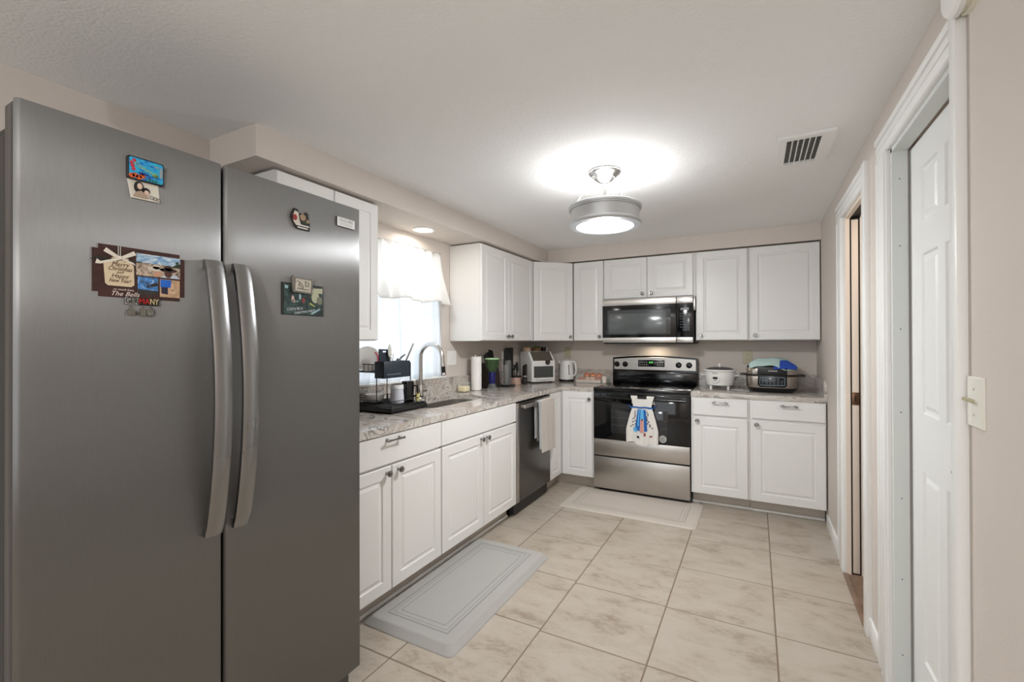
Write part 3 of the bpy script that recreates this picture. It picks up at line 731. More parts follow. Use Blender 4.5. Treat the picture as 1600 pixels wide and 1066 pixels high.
for i in range(4):
    for j in range(7):
        if random.random() < 0.85: b.box(1.626+i*0.021, 1.638+i*0.021, -0.3808, -0.3800, 1.425+j*0.024, 1.431+j*0.024)
b.build('keypad_print', mat('keypad_grey', (88, 96, 104), 0.5), cpn)
b = MB().box(1.630, 1.700, -0.3808, -0.3800, 1.602, 1.622).build('display', mat('display_grey', (40, 48, 52), 0.2), cpn)
MB().box(MX1-.001, MX1+0.012, -0.36, -0.30, 1.60, 1.722, 0.001).build('side_filler', steel_m, mw)
MB().box(1.25, 1.47, -0.17, -0.09, 1.300, 1.306, 0.001).build('cooktop_lamp_cover', mat('lamp_cover', (230, 220, 200), 0.3), mw)

# =================================================================== DISHWASHER
dwt = thing('dishwasher', 'dark stainless steel dishwasher with bar handle in the left cabinet run', 'dishwasher', (0.3, -1.22, 0))
DY0, DY1 = -1.524, -0.911
MB().box(0.02, 0.585, DY0, DY1, 0.02, 0.872).build('body', blackp_m, dwt)
MB().box(0.52, 0.545, DY0, DY1, 0.0, 0.105).build('toe_kick', dark_m, dwt)
d = MB().box(0.585, 0.618, DY0, DY1, 0.112, 0.862, 0.004).build('door', dwsteel_m, dwt)
MB().box(0.584, 0.6186, DY0-0.0005, DY0+0.032, 0.112, 0.862, 0.002).build('edge_strip', steel_m, d)
b = MB(); b.box(0.645, 0.662, DY0+0.05, DY1-0.02, 0.820, 0.848, 0.004)
for yy in (DY0+0.075, DY1-0.05): b.box(0.614, 0.65, yy-0.012, yy+0.012, 0.823, 0.845, 0.002)
b.build('handle', steel_m, d)
# towel over dishwasher handle
def drape(name, label, cat, mats, y0, y1, zf, zb, zt, xf, xb, mp=None):
    # front from zf up to zt, over, back down to zb
    path = [(xf+0.006, zf), (xf+0.004, (zf+zt)/2), (xf+0.002, zt-0.03), (xf, zt-0.006), ((xf+xb)/2+.004, zt+0.004), ((xf+xb)/2-.004, zt+0.004), (xb, zt-0.008), (xb-0.001, zt-0.04), (xb, (zb+zt)/2), (xb+0.001, zb)]
    n = 36
    def at(v):
        f = v*(len(path)-1); i = min(int(f), len(path)-2); a = f-i
        return path[i][0]*(1-a)+path[i+1][0]*a, path[i][1]*(1-a)+path[i+1][1]*a
    def fn(u, v):
        x, z = at(v); fold = 0.004*math.sin(u*PI*3+1)*(1 if v < .4 else .0)*(1-v*2.4 if v < .4 else 0)
        return (x+abs(fold), y0+(y1-y0)*u, z-0.012*u*(1 if v < .2 else 0))
    o = MB().surf(20, n, fn, 0.004).build(name, mats); tag(o, label, cat); return o
drape('dish_towel', 'beige towel folded over the dishwasher handle', 'towel', cloth_b, -1.215, -0.945, 0.430, 0.52, 0.852, 0.672, 0.634)
drape('dish_towel', 'thin pale grey towel edge hanging behind the beige towel on dishwasher handle', 'towel', mat('grey_towel', (186, 190, 192), 0.95, bump=.5, bscale=300), -1.258, -1.219, 0.470, 0.55, 0.852, 0.672, 0.634)

# =================================================================== REFRIGERATOR
FX = 0.87; FZ0, FZ1 = 0.100, 1.832
FY0, FY1 = -4.166, -3.264
fr = thing('refrigerator', 'large stainless steel side-by-side refrigerator with two bowed vertical handles', 'refrigerator', (0.45, -3.71, 0))
MB().box(0.04, 0.790, FY0+0.004, FY1-0.004, 0.03, 1.775, 0.004).build('cabinet', fridgeside_m, fr)
MB().box(0.62, 0.812, FY0+0.012, FY0+0.075, 1.774, 1.800, 0.006).build('hinge_cover', blackp_m, fr)
MB().box(0.62, 0.812, FY1-0.075, FY1-0.012, 1.774, 1.800, 0.006).build('hinge_cover', blackp_m, fr)
MB().box(0.70, 0.830, FY0+0.02, FY1-0.022, 0.012, 0.095, 0.004).build('base_grille', mat('grille_grey', (72, 72, 72), 0.4), fr)
GAP = -3.761
def fridge_door(y0, y1, name):
    # rounded slab with the softest outward bow
    n = 14; prof = []
    def bow(f): return 0.0035*math.sin(PI*f)
    back = 0.857; b_ = MB(); MB().box(0.802, 0.8565, y0+0.001, y1-0.001, FZ0+0.002, FZ1-0.002, 0.003).build('door_liner', fridgeside_m, fr); bm = bmesh.new(); pts = [(back, y0), (FX-0.012, y0)]
    for k in range(1, 5):
        a = math.radians(90*k/5); pts.append((FX-0.012+0.012*math.sin(a), y0+0.008*(1-math.cos(a))))
    for k in range(n+1):
        f = k/n; pts.append((FX+bow(f), y0+0.008+(y1-y0-0.016)*f))
    for k in range(4, 0, -1):
        a = math.radians(90*k/5); pts.append((FX-0.012+0.012*math.sin(a), y1-0.008*(1-math.cos(a))))
    pts += [(FX-0.012, y1), (back, y1)]
    b_.prism([(p[0], p[1], FZ0) for p in pts], (0, 0, FZ1-FZ0))
    o = b_.build(name, fridge_m, fr, angle=25)
    MB().box(0.790, 0.8025, y0+0.008, y1-0.008, FZ0+0.01, FZ1-0.05).build('gasket', blackp_m, o)
    return o
dl_ = fridge_door(FY0, GAP-0.004, 'freezer_door'); dr_ = fridge_door(GAP+0.004, FY1, 'fridge_door')
def bow_handle(y_end, y_mid, parent, side):
    # flat bowed bar, standing off most at mid height
    b_ = MB(); z0, z1 = 0.797, 1.553; n = 28; w = 0.0225
    bm = bmesh.new(); rings = []
    for k in range(n+1):
        f = k/n; s_ = math.sin(PI*f); z = z0+(z1-z0)*f
        xo = FX+0.016+0.048*s_**0.8 if 0 < f < 1 else FX+0.014
        yc = y_end
        th = 0.014
        prof_ = [(-w, -th/2), (-w, th*0.25), (-w+0.006, th/2), (0, th/2+0.003), (w-0.006, th/2), (w, th*0.25), (w, -th/2), (0, -th/2-.001)]
        rings.append([bm.verts.new((xo+px, yc+py, z)) for (py, px) in prof_])
    for A, B in zip(rings, rings[1:]):
        for k in range(len(A)): bm.faces.new((A[k], A[(k+1) % len(A)], B[(k+1) % len(B)], B[k]))
    bm.faces.new(rings[0]); bm.faces.new(rings[-1]); bmesh.ops.recalc_face_normals(bm, faces=bm.faces[:])
    b_._merge(bm)
    for zz in (z0+0.012, z1-0.012): b_.box(FX-0.001, FX+0.02, y_end-w+.002, y_end+w-.002, zz-0.012, zz+0.012, 0.003)
    return b_.build('handle', handle_m, parent, angle=30)
bow_handle(-3.797, 0, dl_, -1); bow_handle(-3.722, 0, dr_, 1)

# ---- things stuck to the refrigerator (each its own thing)
PX = FX+0.0025
def card_shape(bm, y0, y1, z0, z1, x, t, r=0.0, notch=0.0):
    if notch > 0:
        n_ = notch; pts = [(y0+n_, z0), (y1-n_, z0), (y1-n_, z0+n_), (y1, z0+n_), (y1, z1-n_), (y1-n_, z1-n_), (y1-n_, z1), (y0+n_, z1), (y0+n_, z1-n_), (y0, z1-n_), (y0, z0+n_), (y0+n_, z0+n_)]
    elif r > 0: pts = [(p[0], p[1]) for p in rrect(y0, y1, z0, z1, r, 0, 4)]
    else: pts = [(y0, z0), (y1, z0), (y1, z1), (y0, z1)]
    bm.prism([(x, p[0], p[1]) for p in pts], (t, 0, 0))
    return bm
def flat(bm, pts, x, t=0.0004): bm.prism([(x, p[0], p[1]) for p in pts], (t, 0, 0)); return bm
def picture(name, colors, scale=30, detail=3, dist=0.5, stretch=(1, 1, 1), interp='LINEAR'):
    m = bpy.data.materials.new(name); m.use_nodes = True; nt = m.node_tree; b = nt.nodes['Principled BSDF']; b.inputs['Roughness'].default_value = 0.35
    tc = nt.nodes.new('ShaderNodeTexCoord'); mp = nt.nodes.new('ShaderNodeMapping'); mp.inputs['Scale'].default_value = stretch
    n = nt.nodes.new('ShaderNodeTexNoise'); n.inputs['Scale'].default_value = scale; n.inputs['Detail'].default_value = detail; n.inputs['Distortion'].default_value = dist
    r = nt.nodes.new('ShaderNodeValToRGB'); r.color_ramp.interpolation = interp
    k = len(colors)
    r.color_ramp.elements[0].position = 0.3; r.color_ramp.elements[0].color = lin(colors[0]); r.color_ramp.elements[1].position = 0.7; r.color_ramp.elements[1].color = lin(colors[-1])
    for i in range(1, k-1):
        e = r.color_ramp.elements.new(0.3+0.4*i/(k-1)); e.color = lin(colors[i])
    nt.links.new(tc.outputs['Object'], mp.inputs[0]); nt.links.new(mp.outputs[0], n.inputs['Vector']); nt.links.new(n.outputs['Fac'], r.inputs[0]); nt.links.new(r.outputs[0], b.inputs['Base Color'])
    return m
def blob(bm, cy, cz, ry, rz, x, n=14, t=0.0004, a0=0, a1=360):
    return flat(bm, [(cy+ry*math.cos(math.radians(a0+(a1-a0)*k/n)), cz+rz*math.sin(math.radians(a0+(a1-a0)*k/n))) for k in range(n+(0 if a1-a0 >= 360 else 1))], x, t)
# 1 reef magnet
m1 = thing('reef_magnet', 'bright blue coral reef souvenir magnet at the top of the left fridge door', 'magnet', (PX, -3.948, 1.722))
MB().prism([(PX, p[0], p[1]) for p in rrect(-3.986, -3.911, 1.722, 1.778, 0.005, 0, 3)], (0.009, 0, 0), 0.001, 1).build('plaque', blackp_m, m1)
x_ = PX+0.0092
MB().prism([(x_, p[0], p[1]) for p in rrect(-3.983, -3.914, 1.725, 1.775, 0.004, 0, 3)], (0.0006, 0, 0)).build('sea_picture', picture('sea_print', [(12, 60, 150), (20, 130, 214), (52, 186, 222), (30, 150, 200)], 45, 4, 1.5, (1, 1, 2.4)), m1)
b = MB(); x2 = x_+0.0007
b.mat(0); [blob(b, -3.979+random.uniform(0, .006), 1.768-k*0.007, 0.004, 0.004, x2) for k in range(4)]
b.mat(1); [blob(b, -3.978+k*0.007, 1.732+random.uniform(-.003, .004), 0.006, 0.006, x2) for k in range(4)]
b.mat(2); [blob(b, -3.945+k*0.006, 1.7285, 0.0045, 0.003, x2) for k in range(4)]
b.mat(3); blob(b, -3.918, 1.753, 0.0035, 0.014, x2); blob(b, -3.927, 1.765, 0.006, 0.002, x2)
b.mat(4); blob(b, -3.930, 1.742, 0.006, 0.005, x2)
b.mat(5); blob(b, -3.954, 1.740, 0.011, 0.004, x2); 
b.build('reef_shapes', [mat('p_red', (196, 52, 66), .5), mat('p_orange', (206, 92, 48), .5), mat('p_teal', (52, 140, 146), .5), mat('p_grey', (150, 160, 168), .5), mat('p_olive', (84, 112, 60), .5), mat('p_navy', (30, 66, 140), .5)], m1)
text('script_lettering', 'Cozumel', 0.0135, (x2+.0005, -3.952, 1.7535), (0, 0.93, -0.36), (0, .36, .93), mat('p_yellowgreen', (170, 212, 120), .5), m1, 0.0003, shear=0.3)
# 2 drawing under it
m2 = thing('paper_drawing', 'small cream card with a drawing of dark haired people, under the blue magnet', 'picture', (PX, -3.948, 1.668))
MB().prism([(PX+.001, -3.984, 1.722), (PX+.0035, -3.978, 1.678), (PX+.0035, -3.918, 1.679), (PX+.001, -3.921, 1.722)], (0.0008, 0, 0)).build('card', mat('cream_card', (222, 218, 206), .7), m2)
b = MB(); xd = PX+0.0050
b.mat(0); blob(b, -3.962, 1.706, 0.010, 0.015, xd); blob(b, -3.947, 1.701, 0.0075, 0.008, xd)
b.mat(1); blob(b, -3.9605, 1.709, 0.0052, 0.0075, xd+.0006); blob(b, -3.9465, 1.697, 0.005, 0.0055, xd+.0006)
b.mat(2); flat(b, [(-3.974, 1.682), (-3.942, 1.682), (-3.946, 1.691), (-3.958, 1.699), (-3.968, 1.694)], xd+.0009)
b.mat(3); [b.lathe((xd+.0008, -3.936+k*0.007, 1.688-k*0.0015), [(0.0032, 0), (0.0044, 0), (0.0044, .0004), (0.0032, .0004)], 14, axis=(1, 0, 0)) for k in range(3)]
b.build('figures', [mat('p_black', (30, 27, 28), .6), mat('p_skin', (222, 196, 178), .6), mat('p_tan', (172, 150, 132), .6), mat('p_brown', (92, 76, 70), .6)], m2)
# 3 holiday card
m3 = thing('holiday_card', 'dark wood-look Christmas photo card with white bow and tag on left fridge door', 'card', (PX, -3.955, 1.432))
MB().box(0, 0, 0, 0, 0, 0) if False else None
b = MB(); card_shape(b, -4.048, -3.862, 1.434, 1.556, PX, 0.0012, notch=0.011)
b.build('backing', mat('dark_wood_print', (62, 34, 30), .45, var=.3, vscale=50), m3)
xc_ = PX+0.0013
big = MB(); flat(big, [(-3.966, 1.492), (-3.872, 1.492), (-3.872, 1.546), (-3.966, 1.546)], xc_, 0.0003)
big = big.build('beach_photo', picture('sand_rocks', [(70, 58, 50), (150, 130, 112), (206, 190, 172), (120, 100, 84)], 90, 5, 1.2), m3)
b = MB(); xx = xc_+.0004
b.mat(0); flat(b, [(-3.9655, 1.524), (-3.8725, 1.524), (-3.8725, 1.5455), (-3.9655, 1.5455)], xx)
b.mat(1); flat(b, [(-3.892, 1.520), (-3.8725, 1.520), (-3.8725, 1.531), (-3.882, 1.529)], xx+.0005); blob(b, -3.879, 1.533, .004, .0035, xx+.0006)
xx += .0006
b.mat(2); blob(b, -3.926, 1.512, 0.018, 0.006, xx); blob(b, -3.925, 1.517, .008, .006, xx)
b.mat(3); blob(b, -3.899, 1.512, 0.020, 0.005, xx); blob(b, -3.899, 1.517, .009, .007, xx)
b.mat(4); blob(b, -3.922, 1.502, .008, .009, xx-.0004)
b.mat(5); blob(b, -3.899, 1.503, .0085, .0105, xx-.0004)
b.mat(6); flat(b, [(-3.916, 1.4925), (-3.875, 1.4925), (-3.880, 1.500), (-3.894, 1.499), (-3.905, 1.499)], xx-.0005)
b.build('beach_figures', [picture('cloud_sky', [(90, 140, 190), (150, 186, 214), (226, 230, 232)], 60, 3, 1, (1, 1, 3)), mat('p_palm', (40, 60, 34), .6), mat('p_hat', (206, 198, 184), .6), mat('p_hat_dark', (52, 30, 28), .6), mat('p_face', (196, 150, 122), .6), mat('p_face_dark', (84, 54, 44), .6), mat('p_shirt', (196, 214, 234), .6)], big)
ph2 = flat(MB(), [(-3.963, 1.446), (-3.921, 1.446), (-3.921, 1.489), (-3.963, 1.489)], xc_, 0.0005).build('palm_photo', picture('palm_sky', [(40, 44, 44), (70, 110, 160), (60, 134, 206), (200, 220, 236)], 70, 4, 1, (1, 1, 1.6)), m3)
b = MB(); b.mat(0); flat(b, [(-3.963, 1.446), (-3.921, 1.446), (-3.921, 1.456), (-3.963, 1.458)], xc_+.0006)
blob(b, -3.932, 1.470, .006, .004, xc_+.0006); blob(b, -3.942, 1.466, .004, .003, xc_+.0006); blob(b, -3.925, 1.473, .004, .004, xc_+.0006); b.build('palm_shapes', [mat('p_dark', (48, 44, 40), .6)], ph2)
ph3 = flat(MB(), [(-3.917, 1.443), (-3.873, 1.443), (-3.873, 1.488), (-3.917, 1.488)], xc_, 0.0005).build('seaside_photo', mat('p_sandy', (196, 164, 132), .6, var=.15, vscale=80), m3)
b = MB(); b.mat(0); flat(b, [(-3.916, 1.468), (-3.894, 1.468), (-3.892, 1.487), (-3.916, 1.487)], xc_+.0006); b.mat(1); flat(b, [(-3.914, 1.452), (-3.900, 1.450), (-3.900, 1.468), (-3.914, 1.468)], xc_+.0006)
b.mat(2); blob(b, -3.889, 1.457, .007, .006, xc_+.0006); blob(b, -3.890, 1.470, .004, .010, xc_+.0006); b.build('seaside_shapes', [mat('p_blue', (36, 104, 206), .6), mat('p_navyb', (40, 40, 62), .6), mat('p_skin2', (214, 182, 150), .6)], ph3)
tg = MB(); tg.prism([(xc_+.0006, p[0], p[1]) for p in [(-4.025, 1.466), (-4.020, 1.461), (-3.976, 1.461), (-3.970, 1.466), (-3.971, 1.512), (-3.979, 1.520), (-3.982, 1.528), (-4.012, 1.528), (-4.016, 1.520), (-4.028, 1.512)]], (0.0012, 0, 0))
tg = tg.build('tag', mat('kraft_tag', (214, 196, 166), .7), m3)
tm = mat('tag_ink', (84, 58, 46), .6); xt = xc_+.0021
for s_, z_, sz in (('Merry', 1.512, .0165), ('Christmas', 1.5015, .0145), ('and', 1.4935, .008), ('Happy', 1.4845, .0135), ('New Year!', 1.4735, .0125)):
    text('tag_lettering', s_, sz, (xt, -3.998, z_), Y, Z, tm, tg, .0002, shear=0.35, width={'Merry': .034, 'Christmas': .045, 'and': .014, 'Happy': .034, 'New Year!': .042}[s_])
cm = mat('card_cream_ink', (226, 214, 206), .6)
text('card_lettering', 'so much love,', .0072, (xc_+.0004, -3.990, 1.4535), Y, Z, cm, m3, .0002, shear=.3)
text('card_lettering', 'The Bells', .0150, (xc_+.0004, -3.988, 1.4430), Y, Z, cm, m3, .0002, shear=.4)
b = MB(); xb = xc_+.0018
for s_ in (-1, 1):
    b.prism([(xb, -3.998, 1.530), (xb+.001, -3.998+s_*.026, 1.548), (xb+.001, -3.998+s_*.031, 1.539), (xb, -3.998+s_*.004, 1.525)], (0.0015, 0, 0))
b.prism([(xb, -4.000, 1.528), (xb, -4.034, 1.515), (xb, -4.040, 1.520), (xb, -4.043, 1.509), (xb, -4.034, 1.509), (xb, -3.996, 1.524)], (0.001, 0, 0))
b.prism([(xb, -3.996, 1.528), (xb, -3.972, 1.520), (xb, -3.967, 1.514), (xb, -3.994, 1.523)], (0.001, 0, 0))
for dy in (-.002, .002): b.tube([(xb, -3.999+dy, 1.530), (xb, -3.999+dy, 1.555)], .0007, 5)
b.sph((xb+.001, -3.998, 1.528), .005, (.5, 1, 1))
b.build('bow', mat('bow_cream', (222, 216, 204), .7), m3)
b = MB()
for k in range(9):
    a = -4.044+k*0.0075; b.tube([(xb-.0003, a, 1.522), (xb-.0003, a-.008, 1.527 if k % 2 else 1.518)], [.0011, .0004], 5)
b.tube([(xb-.0003, -4.046, 1.522), (xb-.0003, -3.955, 1.524)], .0012, 5); b.build('pine_sprig', mat('p_pine', (42, 62, 52), .7), m3)
# 4 GERMANY magnet
m4 = thing('germany_magnet', 'GERMANY letter magnet with three dangling charms, over the holiday card bottom edge', 'magnet', (PX, -3.955, 1.388))
xg = xc_+.0008
MB().prism([(xg, -3.990, 1.4185), (xg, -3.920, 1.4185), (xg, -3.920, 1.437), (xg, -3.990, 1.437)], (0.0035, 0, 0), .001, 1).build('plate', mat('magnet_black', (20, 20, 20), .4), m4)
for s_, yy, col_, wd_ in (('GER', -3.9765, (34, 34, 34), .0245), ('MA', -3.9515, (188, 30, 30), .0215), ('NY', -3.9310, (206, 190, 140), .0175)):
    tx = text('lettering', s_, .0205, (xg+.0044, yy, 1.4277), Y, Z, mat('letters_'+s_, col_, .35), m4, .0009, width=wd_)
    tx.data.transform(Matrix.Translation((0, 0, 0)))
b = MB(); b.prism([(xg+.0035, -3.9895, 1.4195), (xg+.0035, -3.9635, 1.4195), (xg+.0035, -3.9635, 1.4360), (xg+.0035, -3.9895, 1.4360)], (0.0003, 0, 0)); b.build('silver_inlay', mat('inlay', (168, 168, 164), .35, .3), m4)
pewt = mat('pewter_charm', (132, 130, 122), .35, .8)
for k, yy in enumerate((-3.9775, -3.9545, -3.9375)):
    b = MB(); b.lathe((xg+.002, yy, 1.4135), [(.0022, -.0006), (.0034, -.0006), (.0034, .0006), (.0022, .0006), (.0022, -.0006)], 12, axis=X)
    if k == 0:
        b.prism([(xg, yy-.009, 1.392), (xg, yy+.009, 1.392), (xg, yy+.009, 1.401), (xg, yy+.011, 1.402), (xg, yy, 1.410), (xg, yy-.011, 1.402), (xg, yy-.009, 1.401)], (.003, 0, 0), .0006, 1)
        b.box(xg+.003, xg+.0038, yy-.0065, yy-.002, 1.395, 1.400).box(xg+.003, xg+.0038, yy+.002, yy+.0065, 1.395, 1.400)
        nm = 'house_charm'
    elif k == 1:
        b.box(xg, xg+.004, yy-.005, yy+.007, 1.391, 1.407, .001); b.lathe((xg+.002, yy-.006, 1.3985), [(.0035, -.001), (.0052, -.001), (.0052, .001), (.0035, .001), (.0035, -.001)], 14, axis=X)
        b.box(xg, xg+.0045, yy-.0055, yy+.0075, 1.405, 1.410, .001); nm = 'beer_mug_charm'
    else:
        b.prism([(xg, yy-.008, 1.409), (xg, yy-.008, 1.399), (xg, yy-.005, 1.393), (xg, yy, 1.390), (xg, yy+.005, 1.393), (xg, yy+.008, 1.399), (xg, yy+.008, 1.409)], (.003, 0, 0), .0006, 1)
        b.sph((xg+.003, yy, 1.398), .004, (.4, 1, 1), 10, 6); nm = 'shield_charm'
    b.build(nm, pewt, m4)
# 5 figure magnet on right door
m5 = thing('cutout_magnet', 'small cut-out souvenir magnet with red and cream figures on the right fridge door', 'magnet', (PX, -3.522, 1.700))
sh_ = [(-3.553, 1.722), (-3.545, 1.708), (-3.535, 1.701), (-3.490, 1.701), (-3.489, 1.722), (-3.492, 1.735), (-3.497, 1.760), (-3.506, 1.761), (-3.512, 1.752), (-3.528, 1.755), (-3.536, 1.765), (-3.548, 1.766), (-3.556, 1.750), (-3.559, 1.735)]
flat(MB(), sh_, PX, .006).build('base', mat('cut_black', (22, 21, 20), .4), m5)
b = MB(); xm = PX+.0062
b.mat(0); flat(b, [(-3.550, 1.722), (-3.541, 1.712), (-3.522, 1.712), (-3.530, 1.735), (-3.532, 1.755), (-3.546, 1.758), (-3.552, 1.740)], xm)
b.mat(1); blob(b, -3.545, 1.736, .008, .010, xm+.0006)
b.mat(2); blob(b, -3.516, 1.742, .011, .011, xm); blob(b, -3.498, 1.731, .0055, .007, xm)
b.mat(3); flat(b, [(-3.516, 1.724), (-3.491, 1.720), (-3.491, 1.726), (-3.516, 1.730)], xm); 
b.mat(4); flat(b, [(-3.540, 1.712), (-3.493, 1.712), (-3.493, 1.7165), (-3.540, 1.7165)], xm+.0006); flat(b, [(-3.536, 1.704), (-3.498, 1.704), (-3.498, 1.7085), (-3.536, 1.7085)], xm)
b.build('painted_shapes', [mat('m_cream', (206, 200, 184), .5), mat('m_red', (150, 40, 44), .5), mat('m_tan', (160, 134, 104), .5), mat('m_green', (40, 66, 44), .5), mat('m_white', (216, 212, 208), .5)], m5)
# 6 name badge magnet
m6 = thing('name_badge_magnet', 'small white rectangular nameplate magnet near top right edge of the fridge', 'magnet', (PX, -3.338, 1.746))
MB().box(FX, PX+.004, -3.378, -3.297, 1.748, 1.782, .001).build('plate', mat('badge_dark_edge', (40, 40, 40), .4), m6)
MB().box(PX+.0038, PX+.0046, -3.3765, -3.2975, 1.749, 1.7815).build('face', mat('badge_white', (232, 233, 234), .3), m6)
text('badge_lettering', 'McGUIRE', .0165, (PX+.0049, -3.336, 1.7715), Y, Z, mat('badge_ink', (160, 160, 160), .5), m6, .0002, width=.060)
b = MB()
for z_ in (1.7545, 1.7600): b.box(PX+.0046, PX+.0049, -3.365, -3.308, z_, z_+.0018)
b.build('badge_rule', mat('badge_ink2', (180, 180, 180), .5), m6)
# 7 dark postcard and 8 clip
m7 = thing('photo_postcard', 'dark green and black photo card reading COSTA RICA CHRISTMAS PARTY, right fridge door', 'card', (PX, -3.513, 1.414))
MB().box(PX, PX+.0045, -3.590, -3.436, 1.416, 1.520).build('card', mat('pc_black', (14, 20, 20), .35), m7)
xp = PX+.0046
flat(MB(), [(-3.583, 1.418), (-3.438, 1.418), (-3.438, 1.516), (-3.583, 1.516)], xp, .0003).build('picture', picture('pc_print', [(8, 14, 14), (14, 30, 32), (20, 50, 48), (56, 82, 76), (10, 20, 22)], 42, 5, .8), m7)
b = MB(); xq = xp+.0005
b.mat(0); blob(b, -3.468, 1.480, .015, .020, xq); flat(b, [(-3.482, 1.494), (-3.440, 1.494), (-3.440, 1.512), (-3.478, 1.510)], xq+.0004)
b.mat(1); blob(b, -3.452, 1.470, .011, .014, xq+.0005)
b.mat(2); blob(b, -3.552, 1.470, .005, .010, xq); blob(b, -3.548, 1.462, .009, .004, xq)
b.mat(3); blob(b, -3.513, 1.466, .005, .009, xq); 
b.mat(4); flat(b, [(-3.492, 1.455), (-3.470, 1.447), (-3.470, 1.451), (-3.488, 1.461)], xq)
b.mat(5); blob(b, -3.526, 1.478, .004, .010, xq); flat(b, [(-3.545, 1.460), (-3.533, 1.459), (-3.533, 1.463), (-3.545, 1.464)], xq); flat(b, [(-3.482, 1.420), (-3.450, 1.438), (-3.452, 1.443), (-3.486, 1.425)], xq); flat(b, [(-3.580, 1.502), (-3.570, 1.500), (-3.568, 1.510), (-3.580, 1.512)], xq)
b.build('picture_print', [mat('pc_hair', (176, 178, 152), .5), mat('pc_grey', (112, 116, 98), .5), mat('pc_skin', (196, 176, 168), .5), mat('pc_red', (140, 40, 44), .5), mat('pc_yellow', (160, 166, 80), .5), mat('pc_pale', (150, 182, 190), .5)], m7)
wm = mat('pc_ink', (206, 212, 222), .5)
text('postcard_lettering', 'COSTA RICA', .0125, (xp+.001, -3.545, 1.436), (0, .99, .13), (0, -.13, .99), wm, m7, .0002, width=.058)
text('postcard_lettering', 'CHRISTMAS PARTY', .0105, (xp+.001, -3.508, 1.4285), (0, .985, .17), (0, -.17, .985), wm, m7, .0002, width=.080)
m8 = thing('clip_magnet', 'antique silver plaque clip magnet holding the dark postcard', 'magnet', (PX, -3.520, 1.488))
xk = xp+.0012
flat(MB(), [(-3.556, 1.491), (-3.486, 1.488), (-3.482, 1.532), (-3.486, 1.541), (-3.494, 1.538), (-3.548, 1.540), (-3.556, 1.545), (-3.560, 1.538)], xk, .006).build('plaque', mat('clip_pewter', (120, 114, 106), .4, .6), m8)
flat(MB(), [(-3.549, 1.496), (-3.492, 1.494), (-3.490, 1.533), (-3.546, 1.536)], xk+.006, .0008).build('face', mat('clip_face', (186, 180, 166), .45, .2, var=.2, vscale=90), m8)
b = MB(); xf_ = xk+.0072
for p in ([(-3.540, 1.528), (-3.530, 1.524), (-3.536, 1.514), (-3.526, 1.510)], [(-3.512, 1.528), (-3.500, 1.528), (-3.498, 1.514), (-3.510, 1.513), (-3.512, 1.528)], [(-3.540, 1.504), (-3.500, 1.501)], [(-3.526, 1.520), (-3.520, 1.512), (-3.522, 1.503)]):
    b.tube([(xf_, q[0], q[1]) for q in p], .0010, 5)
b.build('engraving', mat('engrave_dark', (70, 64, 58), .5), m8)

# =================================================================== CURTAINS
cr = thing('curtain_valance', 'short white ruffled valance curtain across the top of the window', 'curtain', (0.02, -2.07, 1.62))
MB().tube([(-0.012, WY0+.003, 1.998), (-0.012, WY1-.003, 1.998)], 0.006, 10).build('rod', trim_m, cr)
def val(u, v):
    y = WY0+0.02+(WY1-WY0-0.03)*u; z = 2.018-0.385*v+0.012*math.sin(u*17)*v
    flare = 0.055*v*v
    y2 = y+(u-0.5)*0.07*v
    x = 0.004+flare+(0.010+0.012*v)*math.sin(u*PI*17+0.7*math.sin(v*3+u*8))
    return (x, y2, z+0.006*math.cos(u*PI*17)*(1-v)*1.0)
MB().surf(150, 22, val, 0.001).build('cloth', val_m, cr, angle=180)
def hem(u, v): x, y, z = val(u, 1.0); return (x+0.002, y, z-0.006+0.014*v)
MB().surf(150, 1, hem, 0.0015).build('hem', val_m, cr, angle=180)
def lower(y0, y1, ph, label):
    c = thing('cafe_curtain', label, 'curtain', (-0.02, (y0+y1)/2, 1.055))
    def fn(u, v):
        y = y0+(y1-y0)*u; z = 1.70-0.64*v
        x = -0.018+0.030*v+(0.006+0.010*v)*math.sin(u*PI*9+ph+v)
        return (x, y+(u-0.5)*0.02*v, z)
    MB().surf(90, 16, fn, 0.0008).build('cloth', sheer_m, c, angle=180)
    return c
lower(WY0+0.01, -2.108, 0.3, 'sheer white lower curtain panel on the left half of the window')
lower(-2.102, WY1-0.005, 1.6, 'sheer white lower curtain panel on the right half of the window, beside the wall cabinet')

# =================================================================== CEILING FIXTURES
LX, LY = 1.486, -2.128
lm = thing('ceiling_light', 'round brushed nickel drum ceiling light on stem and three chains, lit white', 'lamp', (LX, LY, 1.95))
MB().lathe((LX, LY, 0), [(0, CZ-.001), (0.085, CZ-.001), (0.088, CZ-.012), (0.080, CZ-.022), (0.068, CZ-.028), (0.060, CZ-.040), (0.030, CZ-.060), (0.014, CZ-.066), (0.0, CZ-.066)], 40).build('canopy', chrome_m, lm)
MB().cyl((LX, LY, CZ-.06), (LX, LY, 2.03), 0.0085).build('stem', chrome_m, lm)
R0 = 0.183
b = MB()
prf = [(R0-.006, 2.060), (R0+.010, 2.060), (R0+.013, 2.056), (R0+.013, 2.046), (R0+.009, 2.043), (R0+.009, 2.038), (R0, 2.036), (R0, 1.978), (R0+.002, 1.974), (R0+.013, 1.970), (R0+.014, 1.962), (R0+.006, 1.954), (R0-.030, 1.951), (R0-.030, 1.957), (R0-.008, 1.962), (R0-.006, 1.985), (R0-.006, 2.060)]
b.lathe((LX, LY, 0), prf, 72); b.build('drum_ring', steel('lamp_nickel', (206, 208, 210), .42, 0, (4, 4, 4), .03), lm, angle=20)
